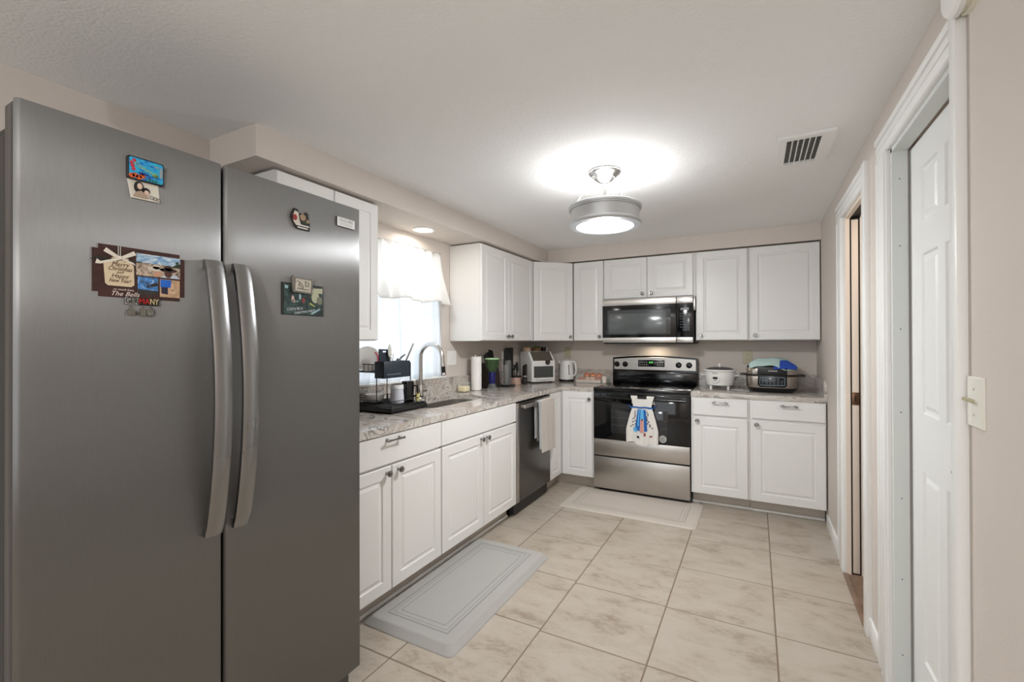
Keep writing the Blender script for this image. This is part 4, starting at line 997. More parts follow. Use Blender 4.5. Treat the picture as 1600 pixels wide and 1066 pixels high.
MB().lathe((LX, LY, 0), [(0, 1.988), (R0-.004, 1.988), (R0-.004, 1.991), (0, 1.991)], 48).build('glow_blocker', trim_m, lm)  # unseen disc added inside the drum to block the diffuser's upward glow
MB().lathe((LX, LY, 0), [(0, 1.934), (.05, 1.9355), (.10, 1.941), (.135, 1.948), (R0-.032, 1.9545), (R0-.030, 1.9600), (0, 1.9600)], 64).build('diffuser', emit('diffuser_glow', (250, 253, 255), 16.0), lm)
for k in range(3):
    a = math.radians(200+120*k); dx, dy = math.cos(a), math.sin(a)
    A = V(LX+dx*0.062, LY+dy*0.062, CZ-.030); Bp = V(LX+dx*(R0-.01), LY+dy*(R0-.01), 2.060)
    ch = MB(); n = 7; q = (Bp-A)
    for i in range(n):
        c0 = A+q*((i+.5)/n); L_ = q.length/n*0.62; side = q.normalized().orthogonal().normalized(); 
        if i % 2: side = q.normalized().cross(side)
        if i > 2:  # solid rod for the lower part
            continue
        pts = [c0+q.normalized()*(L_*math.cos(t*2*PI/12))+side*(0.006*math.sin(t*2*PI/12)) for t in range(12)]
        ch.tube(pts, 0.0014, 6, closed=True)
    ch.tube([A+q*(3/n), Bp], 0.0022, 8)
    ch.build('chain', chrome_m, lm)
cl = thing('recessed_light', 'round lit recessed downlight in the soffit above the sink', 'lamp', (0.15, -2.03, 2.11))
MB().lathe((0.15, -2.03, 0), [(0.062, 2.1175), (0.078, 2.1175), (0.079, 2.113), (0.070, 2.110), (0.060, 2.112)], 40).build('trim_ring', trim_m, cl)
MB().lathe((0.15, -2.03, 0), [(0, 2.1125), (0.062, 2.1125), (0.062, 2.1165), (0, 2.1165)], 40).build('lens', emit('downlight_glow', (255, 246, 232), 9.0), cl)

# air vent
vt = thing('ceiling_vent', 'white rectangular ceiling air register with dark slots', 'vent', (2.425, -1.962, 2.245))
VX0, VX1, VY0, VY1 = 2.308, 2.530, -2.150, -1.772
b = MB(); b.holed([(VX0, VY0, 2.2545), (VX1, VY0, 2.2545), (VX1, VY1, 2.2545), (VX0, VY1, 2.2545)], [[(VX0+.035, VY0+.035, 2.2545), (VX1-.05, VY0+.035, 2.2545), (VX1-.05, VY1-.035, 2.2545), (VX0+.035, VY1-.035, 2.2545)]], (0, 0, -0.014))
b.build('frame', trim_m, vt, smooth=False)
MB().box(VX0+.035, VX1-.05, VY0+.035, VY1-.035, 2.2535, 2.2548).build('dark_duct', dark_m, vt)
for k in range(6):
    xx = VX0+.035+0.024+(VX1-VX0-.085)*k/6.0
    b = MB(); b.box(-0.0016, 0.0016, VY0+.035, VY1-.035, -0.006, 0.006, M=Matrix.Translation((xx, 0, 2.2465)) @ Matrix.Rotation(math.radians(28), 4, 'Y'))
    b.build('louver', trim_m, vt)
b = MB()
for k in range(16): yy = VY0+.045+k*0.0195; b.box(VX0+.035, VX1-.05, yy, yy+0.005, 2.2505, 2.2520)
b.build('cross_blades', mat('vent_grey', (150, 150, 148), .5), vt)

# doorbell chime / detector above near door
cb = thing('door_chime', 'white disc-shaped alarm device mounted above the near door, cut by frame top', 'detector', (RW-0.06, -3.0, 2.11))
cy_, cz_ = -3.075, 2.178
MB().lathe((RW, cy_, cz_), [(0, 0), (0.073, 0), (0.073, 0.010), (0.066, 0.012), (0.066, 0.018)], 40, axis=(-1, 0, 0)).build('base_plate', ivory_m, cb)
MB().lathe((RW-0.018, cy_, cz_), [(0.064, 0), (0.074, 0.003), (0.074, 0.014), (0.068, 0.021), (0.05, 0.024), (0, 0.025)], 40, axis=(-1, 0, 0)).build('cover', whitepl_m, cb)

# =================================================================== SWITCHES AND OUTLETS
def wallplate(name, label, cat, c, N, U, w, h, kind, m):
    c = Vector(c); N = Vector(N); U = Vector(U)
    t = thing(name, label, cat, c-Vector((0, 0, h/2)))
    b = MB(); b.slab(c-U*w/2-Vector((0, 0, h/2)), U, Z, N, w, h, 0.006, [], [], 0.0025); b.build('plate', m, t, smooth=False)
    if kind == 'toggle':
        b = MB(); q = c+N*0.006; b.tube([q-N*0.002, q+N*0.012+Vector((0, 0, .006)), q+N*0.020+Vector((0, 0, .009))], [.005, .0045, .0035], 8); b.build('toggle', ivoryd_m, t)
        b = MB()
        for s_ in (-1, 1): b.cyl(q+Vector((0, 0, s_*.03))-N*.001, q+Vector((0, 0, s_*.03))+N*.0008, .003, seg=10)
        b.build('screws', ivoryd_m, t)
    if kind == 'rocker2':
        for s_ in (-1, 1):
            q = c+U*(s_*w*.22)+N*.006; a = q-U*.014-Vector((0, 0, .030)); b = MB(); b.slab(a-N*.003, U, Z, N, .028, .060, .006, [], [], .0015); b.build('rocker', whitepl_m, t, smooth=False)
    if kind == 'outlet':
        for s_ in (-1, 1):
            q = c+Vector((0, 0, s_*.02))+N*.006; b = MB(); b.lathe(q-N*.002, [(0, 0), (.0165, 0), (.0165, .003), (0, .0035)], 20, axis=N); r_ = b.build('receptacle', ivoryd_m, t)
            b = MB()
            for e in (-1, 1): 
                p = q+U*(e*.006)+N*.0012; b.tube([p-Vector((0, 0, .004)), p+Vector((0, 0, .004))], .0011, 5)
            b.build('slots', dark_m, r_)
    return t
wallplate('light_switch', 'cream single toggle light switch on the right wall beside the near door', 'switch', (RW, -3.082, 1.182), (-1, 0, 0), (0, -1, 0), 0.086, 0.118, 'toggle', mat('plate_white', (232, 230, 220), .35))
wallplate('light_switch', 'white two-rocker switch plate between window and wall cabinet', 'switch', (0.0, -1.506, 1.197), X, Y, 0.118, 0.118, 'rocker2', whitepl_m)
wallplate('outlet', 'small tan wall outlet above the white kettle', 'outlet', (0.425, 0.0, 1.215), (0, -1, 0), X, 0.072, 0.115, 'outlet', ivoryd_m)
wallplate('outlet', 'tan wall outlet behind the multicooker under the right cabinets', 'outlet', (2.148, 0.0, 1.185), (0, -1, 0), X, 0.075, 0.118, 'outlet', ivoryd_m)

# =================================================================== FLOOR MATS
def floor_mat(name, label, x0, x1, y0, y1, h, bw, m, gm, r=0.03):
    t = thing(name, label, 'mat', ((x0+x1)/2, (y0+y1)/2, 0.0005))
    bm = bmesh.new(); Ls = [rrect(x0, x1, y0, y1, r, 0.0005), rrect(x0+.002, x1-.002, y0+.002, y1-.002, r, 0.005), rrect(x0+bw, x1-bw, y0+bw, y1-bw, r*.8, h-.002), rrect(x0+bw+.006, x1-bw-.006, y0+bw+.006, y1-bw-.006, r*.8, h)]
    rr = [[bm.verts.new(p) for p in L] for L in Ls]
    for A, B in zip(rr, rr[1:]):
        for k in range(len(A)): bm.faces.new((A[k], A[(k+1) % len(A)], B[(k+1) % len(B)], B[k]))
    bm.faces.new(rr[-1]); bm.faces.new(rr[0][::-1]); bmesh.ops.recalc_face_normals(bm, faces=bm.faces[:])
    MB()._merge(bm).build('pad', m, t, angle=12)
    b = MB()
    for ins, wd in ((0.085, 0.007), (0.105, 0.003), (0.130, 0.004)):
        if ins*2 > min(x1-x0, y1-y0)-0.1: continue
        b.holed(rrect(x0+ins, x1-ins, y0+ins, y1-ins, .006, h+.0002, 2), [rrect(x0+ins+wd, x1-ins-wd, y0+ins+wd, y1-ins-wd, .004, h+.0002, 2)], (0, 0, 0.0004))
    b.build('border_lines', gm, t, smooth=False)
floor_mat('floor_mat', 'thick light grey cushioned kitchen mat on the floor along the sink cabinets', 0.555, 1.080, -2.975, -1.965, 0.032, 0.030, matgrey_m, matline_m)
floor_mat('floor_mat', 'thin pale beige kitchen mat on the floor in front of the range', 0.790, 1.835, -1.150, -0.600, 0.010, 0.012, matb_m, matbl_m)

# =================================================================== COUNTER ITEMS
CT = 0.9152
# dish rack
rk = thing('dish_rack', 'black two-tier wire dish drying rack with drip tray, left of the sink', 'dish rack', (0.22, -2.42, CT))
RXa, RXb, RYa, RYb = 0.045, 0.375, -2.585, -2.272
b = MB(); b.box(RXa, RXb, RYa, RYb, CT+.006, CT+.012, .002)
for (x0, x1, y0, y1) in ((RXa, RXa+.006, RYa, RYb), (RXb-.006, RXb, RYa, RYb), (RXa, RXb, RYa, RYa+.006), (RXa, RXb, RYb-.006, RYb)): b.box(x0, x1, y0, y1, CT+.006, CT+.034, .002)
for x_c in (RXa+.02, RXb-.02):
    for y_c in (RYa+.02, RYb-.02): b.cyl((x_c, y_c, CT), (x_c, y_c, CT+.008), .010, seg=10)
b.build('drip_tray', blackp_m, rk)
b = MB()
for k in range(9): xx = RXa+.02+k*.036; b.tube([(xx, RYa+.01, CT+.038), (xx, RYb-.01, CT+.038)], .0015, 6)
b.tube([(RXa+.008, RYa+.008, CT+.040), (RXb-.008, RYa+.008, CT+.040), (RXb-.008, RYb-.008, CT+.040), (RXa+.008, RYb-.008, CT+.040)], .003, 8, closed=True)
b.tube([(RXa+.008, RYa+.008, CT+.070), (RXb-.008, RYa+.008, CT+.070), (RXb-.008, RYb-.008, CT+.070), (RXa+.008, RYb-.008, CT+.070)], .0022, 8, closed=True)
for x_c in (RXa+.008, RXb-.008):
    for y_c in (RYa+.008, RYb-.008): b.tube([(x_c, y_c, CT+.03), (x_c, y_c, CT+.070)], .0025, 6)
b.build('lower_basket', blackr_m, rk)
b = MB(); z0, z1 = 1.150, 1.197; ua, ub = 0.05, 0.25
for x_c in (ua, ub):
    for y_c in (RYa+.012, RYb-.012): b.tube([(x_c, y_c, CT+.034), (x_c, y_c, z1)], .003, 8)
b.build('posts', blackr_m, rk)
b = MB()
for zz in (z0, z1): b.tube([(ua, RYa+.012, zz), (ub, RYa+.012, zz), (ub, RYb-.012, zz), (ua, RYb-.012, zz)], .003, 8, closed=True)
for k in range(9): yy = RYa+.02+k*(RYb-RYa-.04)/8; b.tube([(ua, yy, z1), (ua, yy, z0), (ub, yy, z0), (ub, yy, z1)], .0016, 6)
for k in range(7): xx = ua+k*(ub-ua)/6; b.tube([(xx, RYa+.012, z1), (xx, RYa+.012, z0)], .0016, 6)
b.build('upper_shelf', blackr_m, rk)
# utensil caddy
uc = thing('utensil_caddy', 'dark slate plastic utensil caddy hanging on the dish rack, full of tools', 'caddy', (0.285, -2.435, 1.115))
caddy_m = mat('slate_plastic', (30, 42, 54), .45)
b = MB(); a0, a1, b0, b1 = 0.254, 0.325, -2.592, -2.372
for (x0, x1, y0, y1) in ((a0, a0+.004, b0, b1), (a1-.004, a1, b0, b1), (a0, a1, b0, b0+.004), (a0, a1, b1-.004, b1)): b.box(x0, x1, y0, y1, 1.118, 1.215, .001)
b.box(a0, a1, b0, b1, 1.118, 1.122); b.build('box', caddy_m, uc)
b = MB()
for k in range(7): b.box(a1-.0005, a1+.0006, b0+.03+k*.016, b0+.039+k*.016, 1.136, 1.142)
b.build('drain_slots', mat('slot_light', (128, 140, 150), .4), uc)
def utensil(label, mats, fn, name='utensil', cat='utensil', parts=None):
    b = MB(); fn(b); o = b.build(name, mats); tag(o, label, cat); return o
tools = [
 ('spatula', 'small dark plastic cutting board with hand slot standing in the utensil caddy', caddy_m, lambda b: b.holed([(.275, -2.535, 1.125), (.275, -2.440, 1.125), (.275, -2.440, 1.235), (.275, -2.462, 1.262), (.275, -2.468, 1.285), (.275, -2.535, 1.288)], [[(.275, -2.508, 1.268), (.275, -2.476, 1.268), (.275, -2.476, 1.276), (.275, -2.508, 1.276)]], (.006, 0, 0))),
 ('wooden_spoon', 'spatula with pale oval blade standing upright beside the board in the caddy', mat('tool_pale', (196, 196, 186), .5), lambda b: (b.tube([(.295, -2.455, 1.13), (.295, -2.462, 1.235)], .004, 8), b.sph((.295, -2.466, 1.275), .02, (.25, .75, 2.0), 14, 10))),
 ('whisk', 'small wire tool beside the pale spatula in the caddy', chrome_m, lambda b: (b.tube([(.285, -2.435, 1.13), (.285, -2.435, 1.225)], .0025, 6), [b.tube([(.285+.009*math.sin(t*2*PI/12)*math.cos(k), -2.435+.009*math.sin(t*2*PI/12)*math.sin(k), 1.240+.018*math.cos(t*2*PI/12)) for t in range(12)], .0008, 5, closed=True) for k in (0, 1.0, 2.0)])),
 ('knife', 'short dark handled tool leaning low in the caddy', caddy_m, lambda b: b.tube([(.29, -2.42, 1.13), (.29, -2.412, 1.205), (.29, -2.392, 1.228)], [.004, .006, .005], 8)),
 ('ladle', 'curved dark ladle handle leaning right in the caddy', blackp_m, lambda b: (b.tube([(.29, -2.40, 1.13), (.29, -2.385, 1.215), (.29, -2.362, 1.235), (.29, -2.330, 1.252)], [.005, .007, .006, .004], 8),)),
 ('peeler', 'long straight grey handle sticking out to the upper right of the caddy', mat('tool_grey', (112, 110, 106), .35, .5), lambda b: b.tube([(.30, -2.345, 1.13), (.30, -2.335, 1.21), (.30, -2.263, 1.318)], [.004, .005, .006], 8)),
]
tools[0] = ('cutting_board',)+tools[0][1:]; tools[1] = ('spatula',)+tools[1][1:]
for nm, lb_, mm, fn in tools:
    b = MB(); fn(b)
    for v in b.bm.verts: v.co.y -= 0.047
    tag(b.build(nm, mm), lb_, {'cutting_board': 'cutting board'}.get(nm, 'utensil'))
# plate on upper shelf
pl = MB().lathe((0.150, -2.545, 1.226), [(0, 0), (.038, 0), (.042, .003), (.072, .010), (.073, .012), (.042, .006), (0, .004)], 48, axis=(0.75, -.66, 0.08))
pl = pl.build('dinner_plate', [plate_m]); tag(pl, 'white dinner plate with red rim print standing in the rack upper tier', 'plate')
b = MB(); 
for k in range(6):
    a = math.radians(25+k*10); b.lathe((0, 0, 0), [(0, .0), (.008, 0), (.008, .0006), (0, .0006)], 8)
bm_ = MB(); Mx = Vector((0.75, -.66, 0.08)).to_track_quat('Z', 'Y').to_matrix()
for k in range(7):
    a = math.radians(-40+k*13); v = Mx @ Vector((.060*math.cos(a), .060*math.sin(a), .0092)); bm_.lathe(Vector((0.150, -2.545, 1.226))+v, [(0, 0), (.007, 0), (.007, .0008), (0, .0008)], 8, axis=(0.75, -.66, 0.08))
b.bm.free()
rp = bm_.build('rim_print', mat('plate_red', (214, 84, 92), .3))
rp.data.transform(Matrix.Translation(-pl.location)); rp.parent = pl
pl2 = MB().lathe((0.115, -2.515, 1.228), [(0, 0), (.040, 0), (.044, .003), (.073, .010), (.074, .012), (.044, .006), (0, .004)], 48, axis=(0.75, -.66, 0.08)).build('dinner_plate', mat('grey_plate', (196, 190, 184), .3)); tag(pl2, 'plain grey dinner plate behind the red printed plate in the rack', 'plate')
# cups on tray
gl = thing('glass_jar', 'frosted white ribbed glass jar upside down on the lower rack', 'jar', (0.262, -2.418, CT+.041))
MB().lathe((0.262, -2.418, CT+.041), [(0, 0), (.040, 0), (.043, .006), (.042, .03), (.038, .075), (.041, .09), (.036, .100), (.036, .112), (0, .112)], 32).build('body', mat('frosted_glass', (206, 208, 218), .25), gl)
MB().lathe((0.262, -2.418, CT+.133), [(.037, 0), (.0385, .002), (.0385, .018), (.035, .020), (0, .020)], 32).build('lid', whitepl_m, gl)
mg = thing('mug', 'tall glossy black insulated mug on the lower rack beside the white jar', 'mug', (0.262, -2.322, CT+.041))
MB().lathe((0.262, -2.322, CT+.041), [(0, 0), (.034, 0), (.038, .004), (.039, .11), (.036, .125), (.030, .128), (0, .128)], 32).build('body', black_m, mg)
MB().tube([(0.262+.036, -2.322+.01, CT+.14), (0.262+.058, -2.322+.025, CT+.135), (0.262+.060, -2.322+.026, CT+.085), (0.262+.038, -2.322+.012, CT+.07)], .006, 10).build('handle', black_m, mg)
bl = MB().lathe((0.12, -2.46, CT+.042), [(0, 0), (.03, .002), (.05, .02), (.06, .05), (.058, .05), (.047, .02), (.028, .006), (0, .005)], 32).build('bowl', plate_m); tag(bl, 'small white bowl at the back of the lower dish rack', 'bowl')
yc_ = MB().lathe((0.316, -2.292, CT+.041), [(0, 0), (.012, 0), (.013, .045), (.008, .055), (0, .055)], 16).build('bottle', mat('yellow_label', (206, 196, 130), .4)); tag(yc_, 'tiny yellow labelled bottle at the right front of the dish rack', 'bottle')

# candle jar
cd = thing('candle', 'cream wax candle in a small square glass jar beside the sink', 'candle', (0.072, -1.435, CT))
MB().box(.036, .108, -1.475, -1.395, CT+.004, CT+.050, .008, 3).build('wax', wax_m, cd)
MB().box(.032, .112, -1.479, -1.391, CT, CT+.082, .010, 3).build('jar', glass_m, cd)
b = MB()
for k in (-.02, .02): b.cyl((.072, -1.435+k, CT+.048), (.072, -1.435+k, CT+.062), .0015, seg=6)
b.build('wick', dark_m, cd)
# paper towels
pt = thing('paper_towel_roll', 'upright white paper towel roll on a wire holder beside the candle', 'paper towels', (0.098, -1.288, CT))
MB().lathe((.098, -1.288, CT+.008), [(.018, 0), (.043, 0), (.0445, .004), (.0445, .276), (.043, .280), (.018, .280), (.018, 0)], 40).build('roll', paper_m, pt)
b = MB(); b.lathe((.098, -1.288, CT), [(0, 0), (.055, 0), (.055, .005), (.05, .008), (0, .008)], 32); b.cyl((.098, -1.288, CT), (.098, -1.288, CT+.300), .004)
for s_ in (-1, 1): b.tube([(.098, -1.288, CT+.295), (.098, -1.288+s_*.012, CT+.312), (.098, -1.288+s_*.020, CT+.300), (.098, -1.288+s_*.022, CT+.288)], .002, 6)
b.build('holder', chrome_m, pt)
# green/blue glass goblet
gb = thing('glass_vase', 'tall tapered glass tumbler, green at the rim and cobalt blue below', 'vase', (0.185, -1.172, CT))
MB().lathe((.185, -1.172, CT), [(.030, .150), (.045, .175), (.058, .215), (.062, .262), (.059, .262), (.055, .215), (.042, .178), (.027, .154), (.030, .150)], 32).build('green_bowl', greeng_m, gb)
MB().lathe((.185, -1.172, CT), [(.061, .260), (.064, .262), (.064, .270), (.061, .272), (.059, .265)], 32).build('rim', mat('pale_green_rim', (168, 206, 156), .2), gb)
MB().lathe((.185, -1.172, CT), [(0, .052), (.028, .052), (.032, .152), (0, .152)], 32).build('blue_stem', blueg_m, gb)
MB().lathe((.185, -1.172, CT), [(0, 0), (.045, 0), (.047, .004), (.030, .045), (.026, .052), (0, .052)], 32).build('foot', glass_m, gb)
# knife block and knives
kb = thing('knife_block', 'dark tilted knife block standing behind the green glass', 'knife block', (0.075, -0.985, CT))
b = MB(); b.prism([(.030, -1.098, CT), (.140, -1.098, CT), (.110, -1.098, CT+.19), (.030, -1.098, CT+.225)], (0, .160, 0), .004); b.build('block', mat('block_brown', (44, 34, 28), .4), kb)
kn = None
for k, (yy, zz, L_) in enumerate(((-1.085, .215, .09), (-1.050, .22, .10), (-1.017, .222, .105), (-.984, .225, .125), (-.951, .222, .12))):
    b = MB(); b.box(-.010, .010, -.0070, .0070, 0, L_, .004, 2, M=Matrix.Translation((.072, yy, CT+zz-.004)) @ Matrix.Rotation(math.radians(-14), 4, 'Y'))
    o = b.build('kitchen_knife', blackp_m); lab = ['leftmost', 'second from left', 'middle', 'fourth from left', 'rightmost'][k]
    tag(o, 'black knife handle in the tilted block, %s of the five' % lab, 'knife', 'knives in the block')
    MB().cyl(V(.066, yy-.0076, CT+zz+.03)-o.location, V(.066, yy+.0076, CT+zz+.03)-o.location, .0022, seg=8).build('rivet', chrome_m).parent = o
# upright magnetic glass stand with large knives + shears
ks = thing('knife_stand', 'black based clear acrylic knife stand holding two large knives', 'knife stand', (0.15, -0.87, CT))
MB().box(.09, .215, -.930, -.800, CT, CT+.014, .003).build('base', blackp_m, ks)
MB().box(.145, .149, -.922, -.808, CT+.014, CT+.24, .001).build('acrylic_panel', glass_m, ks)
MB().box(.170, .174, -.922, -.808, CT+.014, CT+.24, .001).build('acrylic_panel', glass_m, ks)
for yy, lab, tp in ((-.902, 'wide black handled cleaver knife at the left of the acrylic stand', .345), (-.866, 'long black handled chef knife at the right of the acrylic stand', .345)):
    b = MB(); b.box(.150, .168, yy-.012, yy+.012, CT+.20, CT+tp, .006, 2); o = b.build('kitchen_knife', blackp_m); tag(o, lab, 'knife')
    b = MB(); b.prism([(.1575, yy-.014, CT+.20), (.1575, yy+.014, CT+.20), (.1575, yy+.014, CT+.06), (.1575, yy-.006, CT+.022), (.1575, yy-.014, CT+.05)], (.0025, 0, 0)); c_ = b.build('blade', chrome_m); c_.data.transform(Matrix.Translation(-o.location)); c_.parent = o
sc = thing('scissors', 'white handled kitchen scissors standing upright behind the acrylic stand', 'scissors', (0.075, -0.785, CT))
b = MB()
for s_ in (-1, 1): b.tube([(.075, -.785+s_*.016+.014*math.cos(t*2*PI/18), CT+.285+.036*math.sin(t*2*PI/18)) for t in range(18)], .0055, 8, closed=True)
b.build('handles', whitepl_m, sc)
b = MB()
for s_ in (-1, 1): b.prism([(.074, -.785+s_*.010, CT+.25), (.074, -.785+s_*.002, CT+.25), (.074, -.785-s_*.010, CT+.02), (.074, -.785-s_*.004, CT+.08)], (.002, 0, 0))
b.build('blades', chrome_m, sc)
# copper-banded jar with utensils
jr = thing('utensil_pot', 'small copper and black pot crowded with dark cooking tools', 'pot', (0.145, -0.665, CT))
MB().lathe((.145, -.665, CT), [(0, 0), (.050, 0), (.052, .004), (.052, .070), (.047, .070), (.047, .01), (0, .01)], 32).build('copper_body', mat('copper_pink', (208, 176, 160), .3, .3), jr)
MB().lathe((.145, -.665, CT), [(.052, .068), (.056, .070), (.056, .080), (.048, .080), (.047, .070)], 32).build('rim', blackp_m, jr)
for k, (dx, dy, h_, lab) in enumerate(((0, -.03, .165, 'round black ladle in the copper pot, leaning left'), (.01, .0, .19, 'black slotted turner in the middle of the copper pot'), (0, .03, .15, 'dark green handled tool leaning right in the copper pot'))):
    b = MB(); b.tube([(.145+dx*.3, -.665+dy*.3, CT+.012), (.145+dx, -.665+dy, CT+h_*.8)], .004, 8); b.sph((.145+dx, -.665+dy, CT+h_), .030, (.35, .8, 1.0), 14, 10)
    o = b.build('cooking_tool', [blackp_m, blackp_m, mat('dk_green', (34, 56, 44), .4)][k]); tag(o, lab, 'utensil')
vj = thing('spice_mill', 'black bottle-shaped grinder with silver collar in front of the toaster oven', 'grinder', (0.215, -0.610, CT))
MB().lathe((.215, -.610, CT), [(0, 0), (.024, 0), (.024, .062), (.018, .070), (0, .070)], 24).build('glass_body', mat('smoked', (46, 40, 42), .2), vj)
MB().lathe((.215, -.610, CT+.070), [(0, 0), (.024, 0), (.026, .008), (.022, .016), (0, .016)], 24).build('collar', chrome_m, vj)
MB().prism([(.200, -.632, CT+.086), (.200, -.588, CT+.086), (.200, -.586, CT+.195), (.200, -.630, CT+.175)], (.03, 0, 0), .004).build('cap', blackp_m, vj)
# tall dark board behind toaster
o = MB().box(0.025, 0.040, -.665, -.520, CT, CT+.355, .004).build('cutting_board', blackp_m); tag(o, 'thin black cutting board leaning upright behind the toaster oven', 'cutting board')

# toaster oven (diagonal corner)
tn = thing('toaster_oven', 'white countertop toaster oven with sloped smoked lid and glass door', 'toaster oven', (0.235, -0.255, CT))
def toaster():
    ang = math.radians(-28+90)  # direction the front faces
    # local frame: f = facing, s = side
    f = Vector((math.cos(math.radians(-47)), math.sin(math.radians(-47)), 0)); s_ = Vector((-f.y, f.x, 0))
    f = Vector((0.80, -0.60, 0)).normalized(); s_ = Vector((0.60, 0.80, 0)).normalized()
    C0 = Vector((0.224, -0.335, CT))
    D, Wd, H = 0.25, 0.265, 0.315
    P = lambda a, b_, c: C0+f*a+s_*b_+Vector((0, 0, c))
    side = [(-D/2-.02, .012), (D/2, .012), (D/2, .215), (D/2-.085, H), (-D/2-.02, H)]
    b = MB(); b.prism([P(a, -Wd/2, c) for a, c in side], s_*Wd, .006, 2); b.build('body', whitepl_m, tn)
    b = MB(); b.box(-.5, .5, -.5, .5, -.5, .5) if False else None
    n_ = (P(D/2, 0, .215)-P(D/2-.085, 0, H)).normalized(); nn = n_.cross(s_); nn = nn if nn.z > 0 else -nn
    q = [P(D/2-.085, -Wd/2+.022, H)+n_*.006, P(D/2-.085, Wd/2-.022, H)+n_*.006, P(D/2, Wd/2-.022, .215)-n_*.010, P(D/2, -Wd/2+.022, .215)-n_*.010]
    MB().prism([p_+nn*.0005 for p_ in q], nn*.004).build('sloped_lid', mat('smoked_lid', (96, 88, 80), .2), tn)
    q = [P(D/2+.0005, -Wd/2+.024, .055), P(D/2+.0005, Wd/2-.024, .055), P(D/2+.0005, Wd/2-.024, .168), P(D/2+.0005, -Wd/2+.024, .168)]
    dd = MB().prism([p_ for p_ in q], f*.004).build('glass_door', mat('toaster_glass', (72, 74, 74), .08), tn)
    MB().tube([P(D/2+.012, -Wd/2+.05, .038), P(D/2+.012, Wd/2-.05, .038)], .006, 8).build('handle', whitepl_m, dd)
    c0 = P(D/2, .045, .205)
    MB().lathe(c0, [(0, 0), (.026, 0), (.024, .018), (.018, .028), (0, .029)], 24, axis=(f+Vector((0, 0, .5)))).build('dial', mat('dial_dark', (70, 58, 56), .3), tn)
    b = MB()
    for a in (-D/2+.01, D/2-.03):
        for e in (-Wd/2+.03, Wd/2-.03): p_ = P(a, e, 0); b.cyl(p_, p_+Vector((0, 0, .014)), .012, seg=12)
    b.build('feet', blackp_m, tn)
    b = MB()
    for (a, c) in ((D/2-.02, .19), (D/2-.02, .03)): p_ = P(a, -Wd/2, c); b.cyl(p_, p_-s_*.0015, .003, seg=8)
    b.build('side_screws', dark_m, tn)
    return P, H
P_, H_ = toaster()
c_ = P_(-.07, -.085, H_+.0005)
o = MB().box(c_.x-.035, c_.x+.035, c_.y-.025, c_.y+.025, c_.z, c_.z+.042, .004).build('small_box', mat('tan_box', (206, 178, 150), .6, var=.2, vscale=60)); tag(o, 'small tan and white box on the left end of the toaster oven top', 'box')
c_ = P_(-.06, .02, H_+.0005)
bs = thing('planter', 'small brown basket planter with green leaves on top of the toaster oven', 'planter', c_)
MB().lathe(c_, [(0, 0), (.042, 0), (.050, .036), (.046, .036), (.040, .006), (0, .006)], 28).build('basket', basket_m, bs)
b = MB()
for k in range(18):
    a = k*2.4; r_ = .010+.032*random.random(); p0 = c_+Vector((.02*math.cos(a), .02*math.sin(a), .03)); p1 = c_+Vector((r_*math.cos(a)*1.2, r_*math.sin(a)*1.2, .042+.018*random.random()))
    b.sph((p0+p1)/2+Vector((0, 0, .006)), .011, (1.3, .8, .35), 8, 5)
b.build('leaves', green_m, bs)
c_ = P_(-.05, .095, H_+.0005)
mg2 = thing('mug', 'black and white mug at the right end on top of the toaster oven', 'mug', c_)
MB().lathe(c_, [(0, 0), (.024, 0), (.026, .003), (.026, .044), (.023, .044), (.022, .006), (0, .006)], 24).build('body', black_m, mg2)
MB().tube([c_+Vector((.024, .008, .036)), c_+Vector((.040, .012, .034)), c_+Vector((.040, .012, .012)), c_+Vector((.024, .008, .008))], .004, 8).build('handle', whitepl_m, mg2)

# kettle
kt = thing('kettle', 'white electric kettle with grey water window on a dark base', 'kettle', (0.452, -0.105, CT))
KX, KY = .452, -.110
MB().lathe((KX, KY, CT), [(0, 0), (.078, 0), (.080, .006), (.078, .020), (0, .020)], 36).build('power_base', blackp_m, kt)
MB().lathe((KX, KY, CT), [(0, .021), (.074, .021), (.076, .028), (.073, .09), (.066, .190), (.063, .212), (.055, .220), (0, .224)], 36).build('body', whitepl_m, kt)
b = MB(); b.prism([(KX-.050, KY-.022, CT+.216), (KX-.050, KY+.022, CT+.216), (KX-.086, KY, CT+.214), ], (0, 0, -.004)); b.prism([(KX-.05, KY-.02, CT+.214), (KX-.086, KY, CT+.213), (KX-.062, KY, CT+.165)], (0, .012, 0), .001)
b.prism([(KX-.05, KY+.02, CT+.214), (KX-.086, KY, CT+.213), (KX-.062, KY, CT+.165)], (0, -.012, 0), .001); b.build('spout', whitepl_m, kt)
hd = V(.80, -.60, 0).normalized(); HB = V(KX, KY, CT)
MB().tube([HB+V(.058, -.010, .205), HB+V(.085, -.012, .208), HB+V(.104, -.014, .185), HB+V(.112, -.015, .13), HB+V(.108, -.014, .085), HB+V(.092, -.012, .062), HB+V(.072, -.010, .058)], [.009, .0105, .011, .011, .0105, .010, .009], 12).build('handle', whitepl_m, kt)
wa = math.radians(-48); wd = V(math.cos(wa), math.sin(wa), 0); ws = V(-wd.y, wd.x, 0)
q = [HB+wd*.0725-ws*.005+V(0, 0, .07), HB+wd*.0725+ws*.005+V(0, 0, .07), HB+wd*.0665+ws*.005+V(0, 0, .175), HB+wd*.0665-ws*.005+V(0, 0, .175)]
MB().prism(q, wd*.003, .001, 1).build('water_window', mat('window_grey', (96, 98, 100), .2), kt)

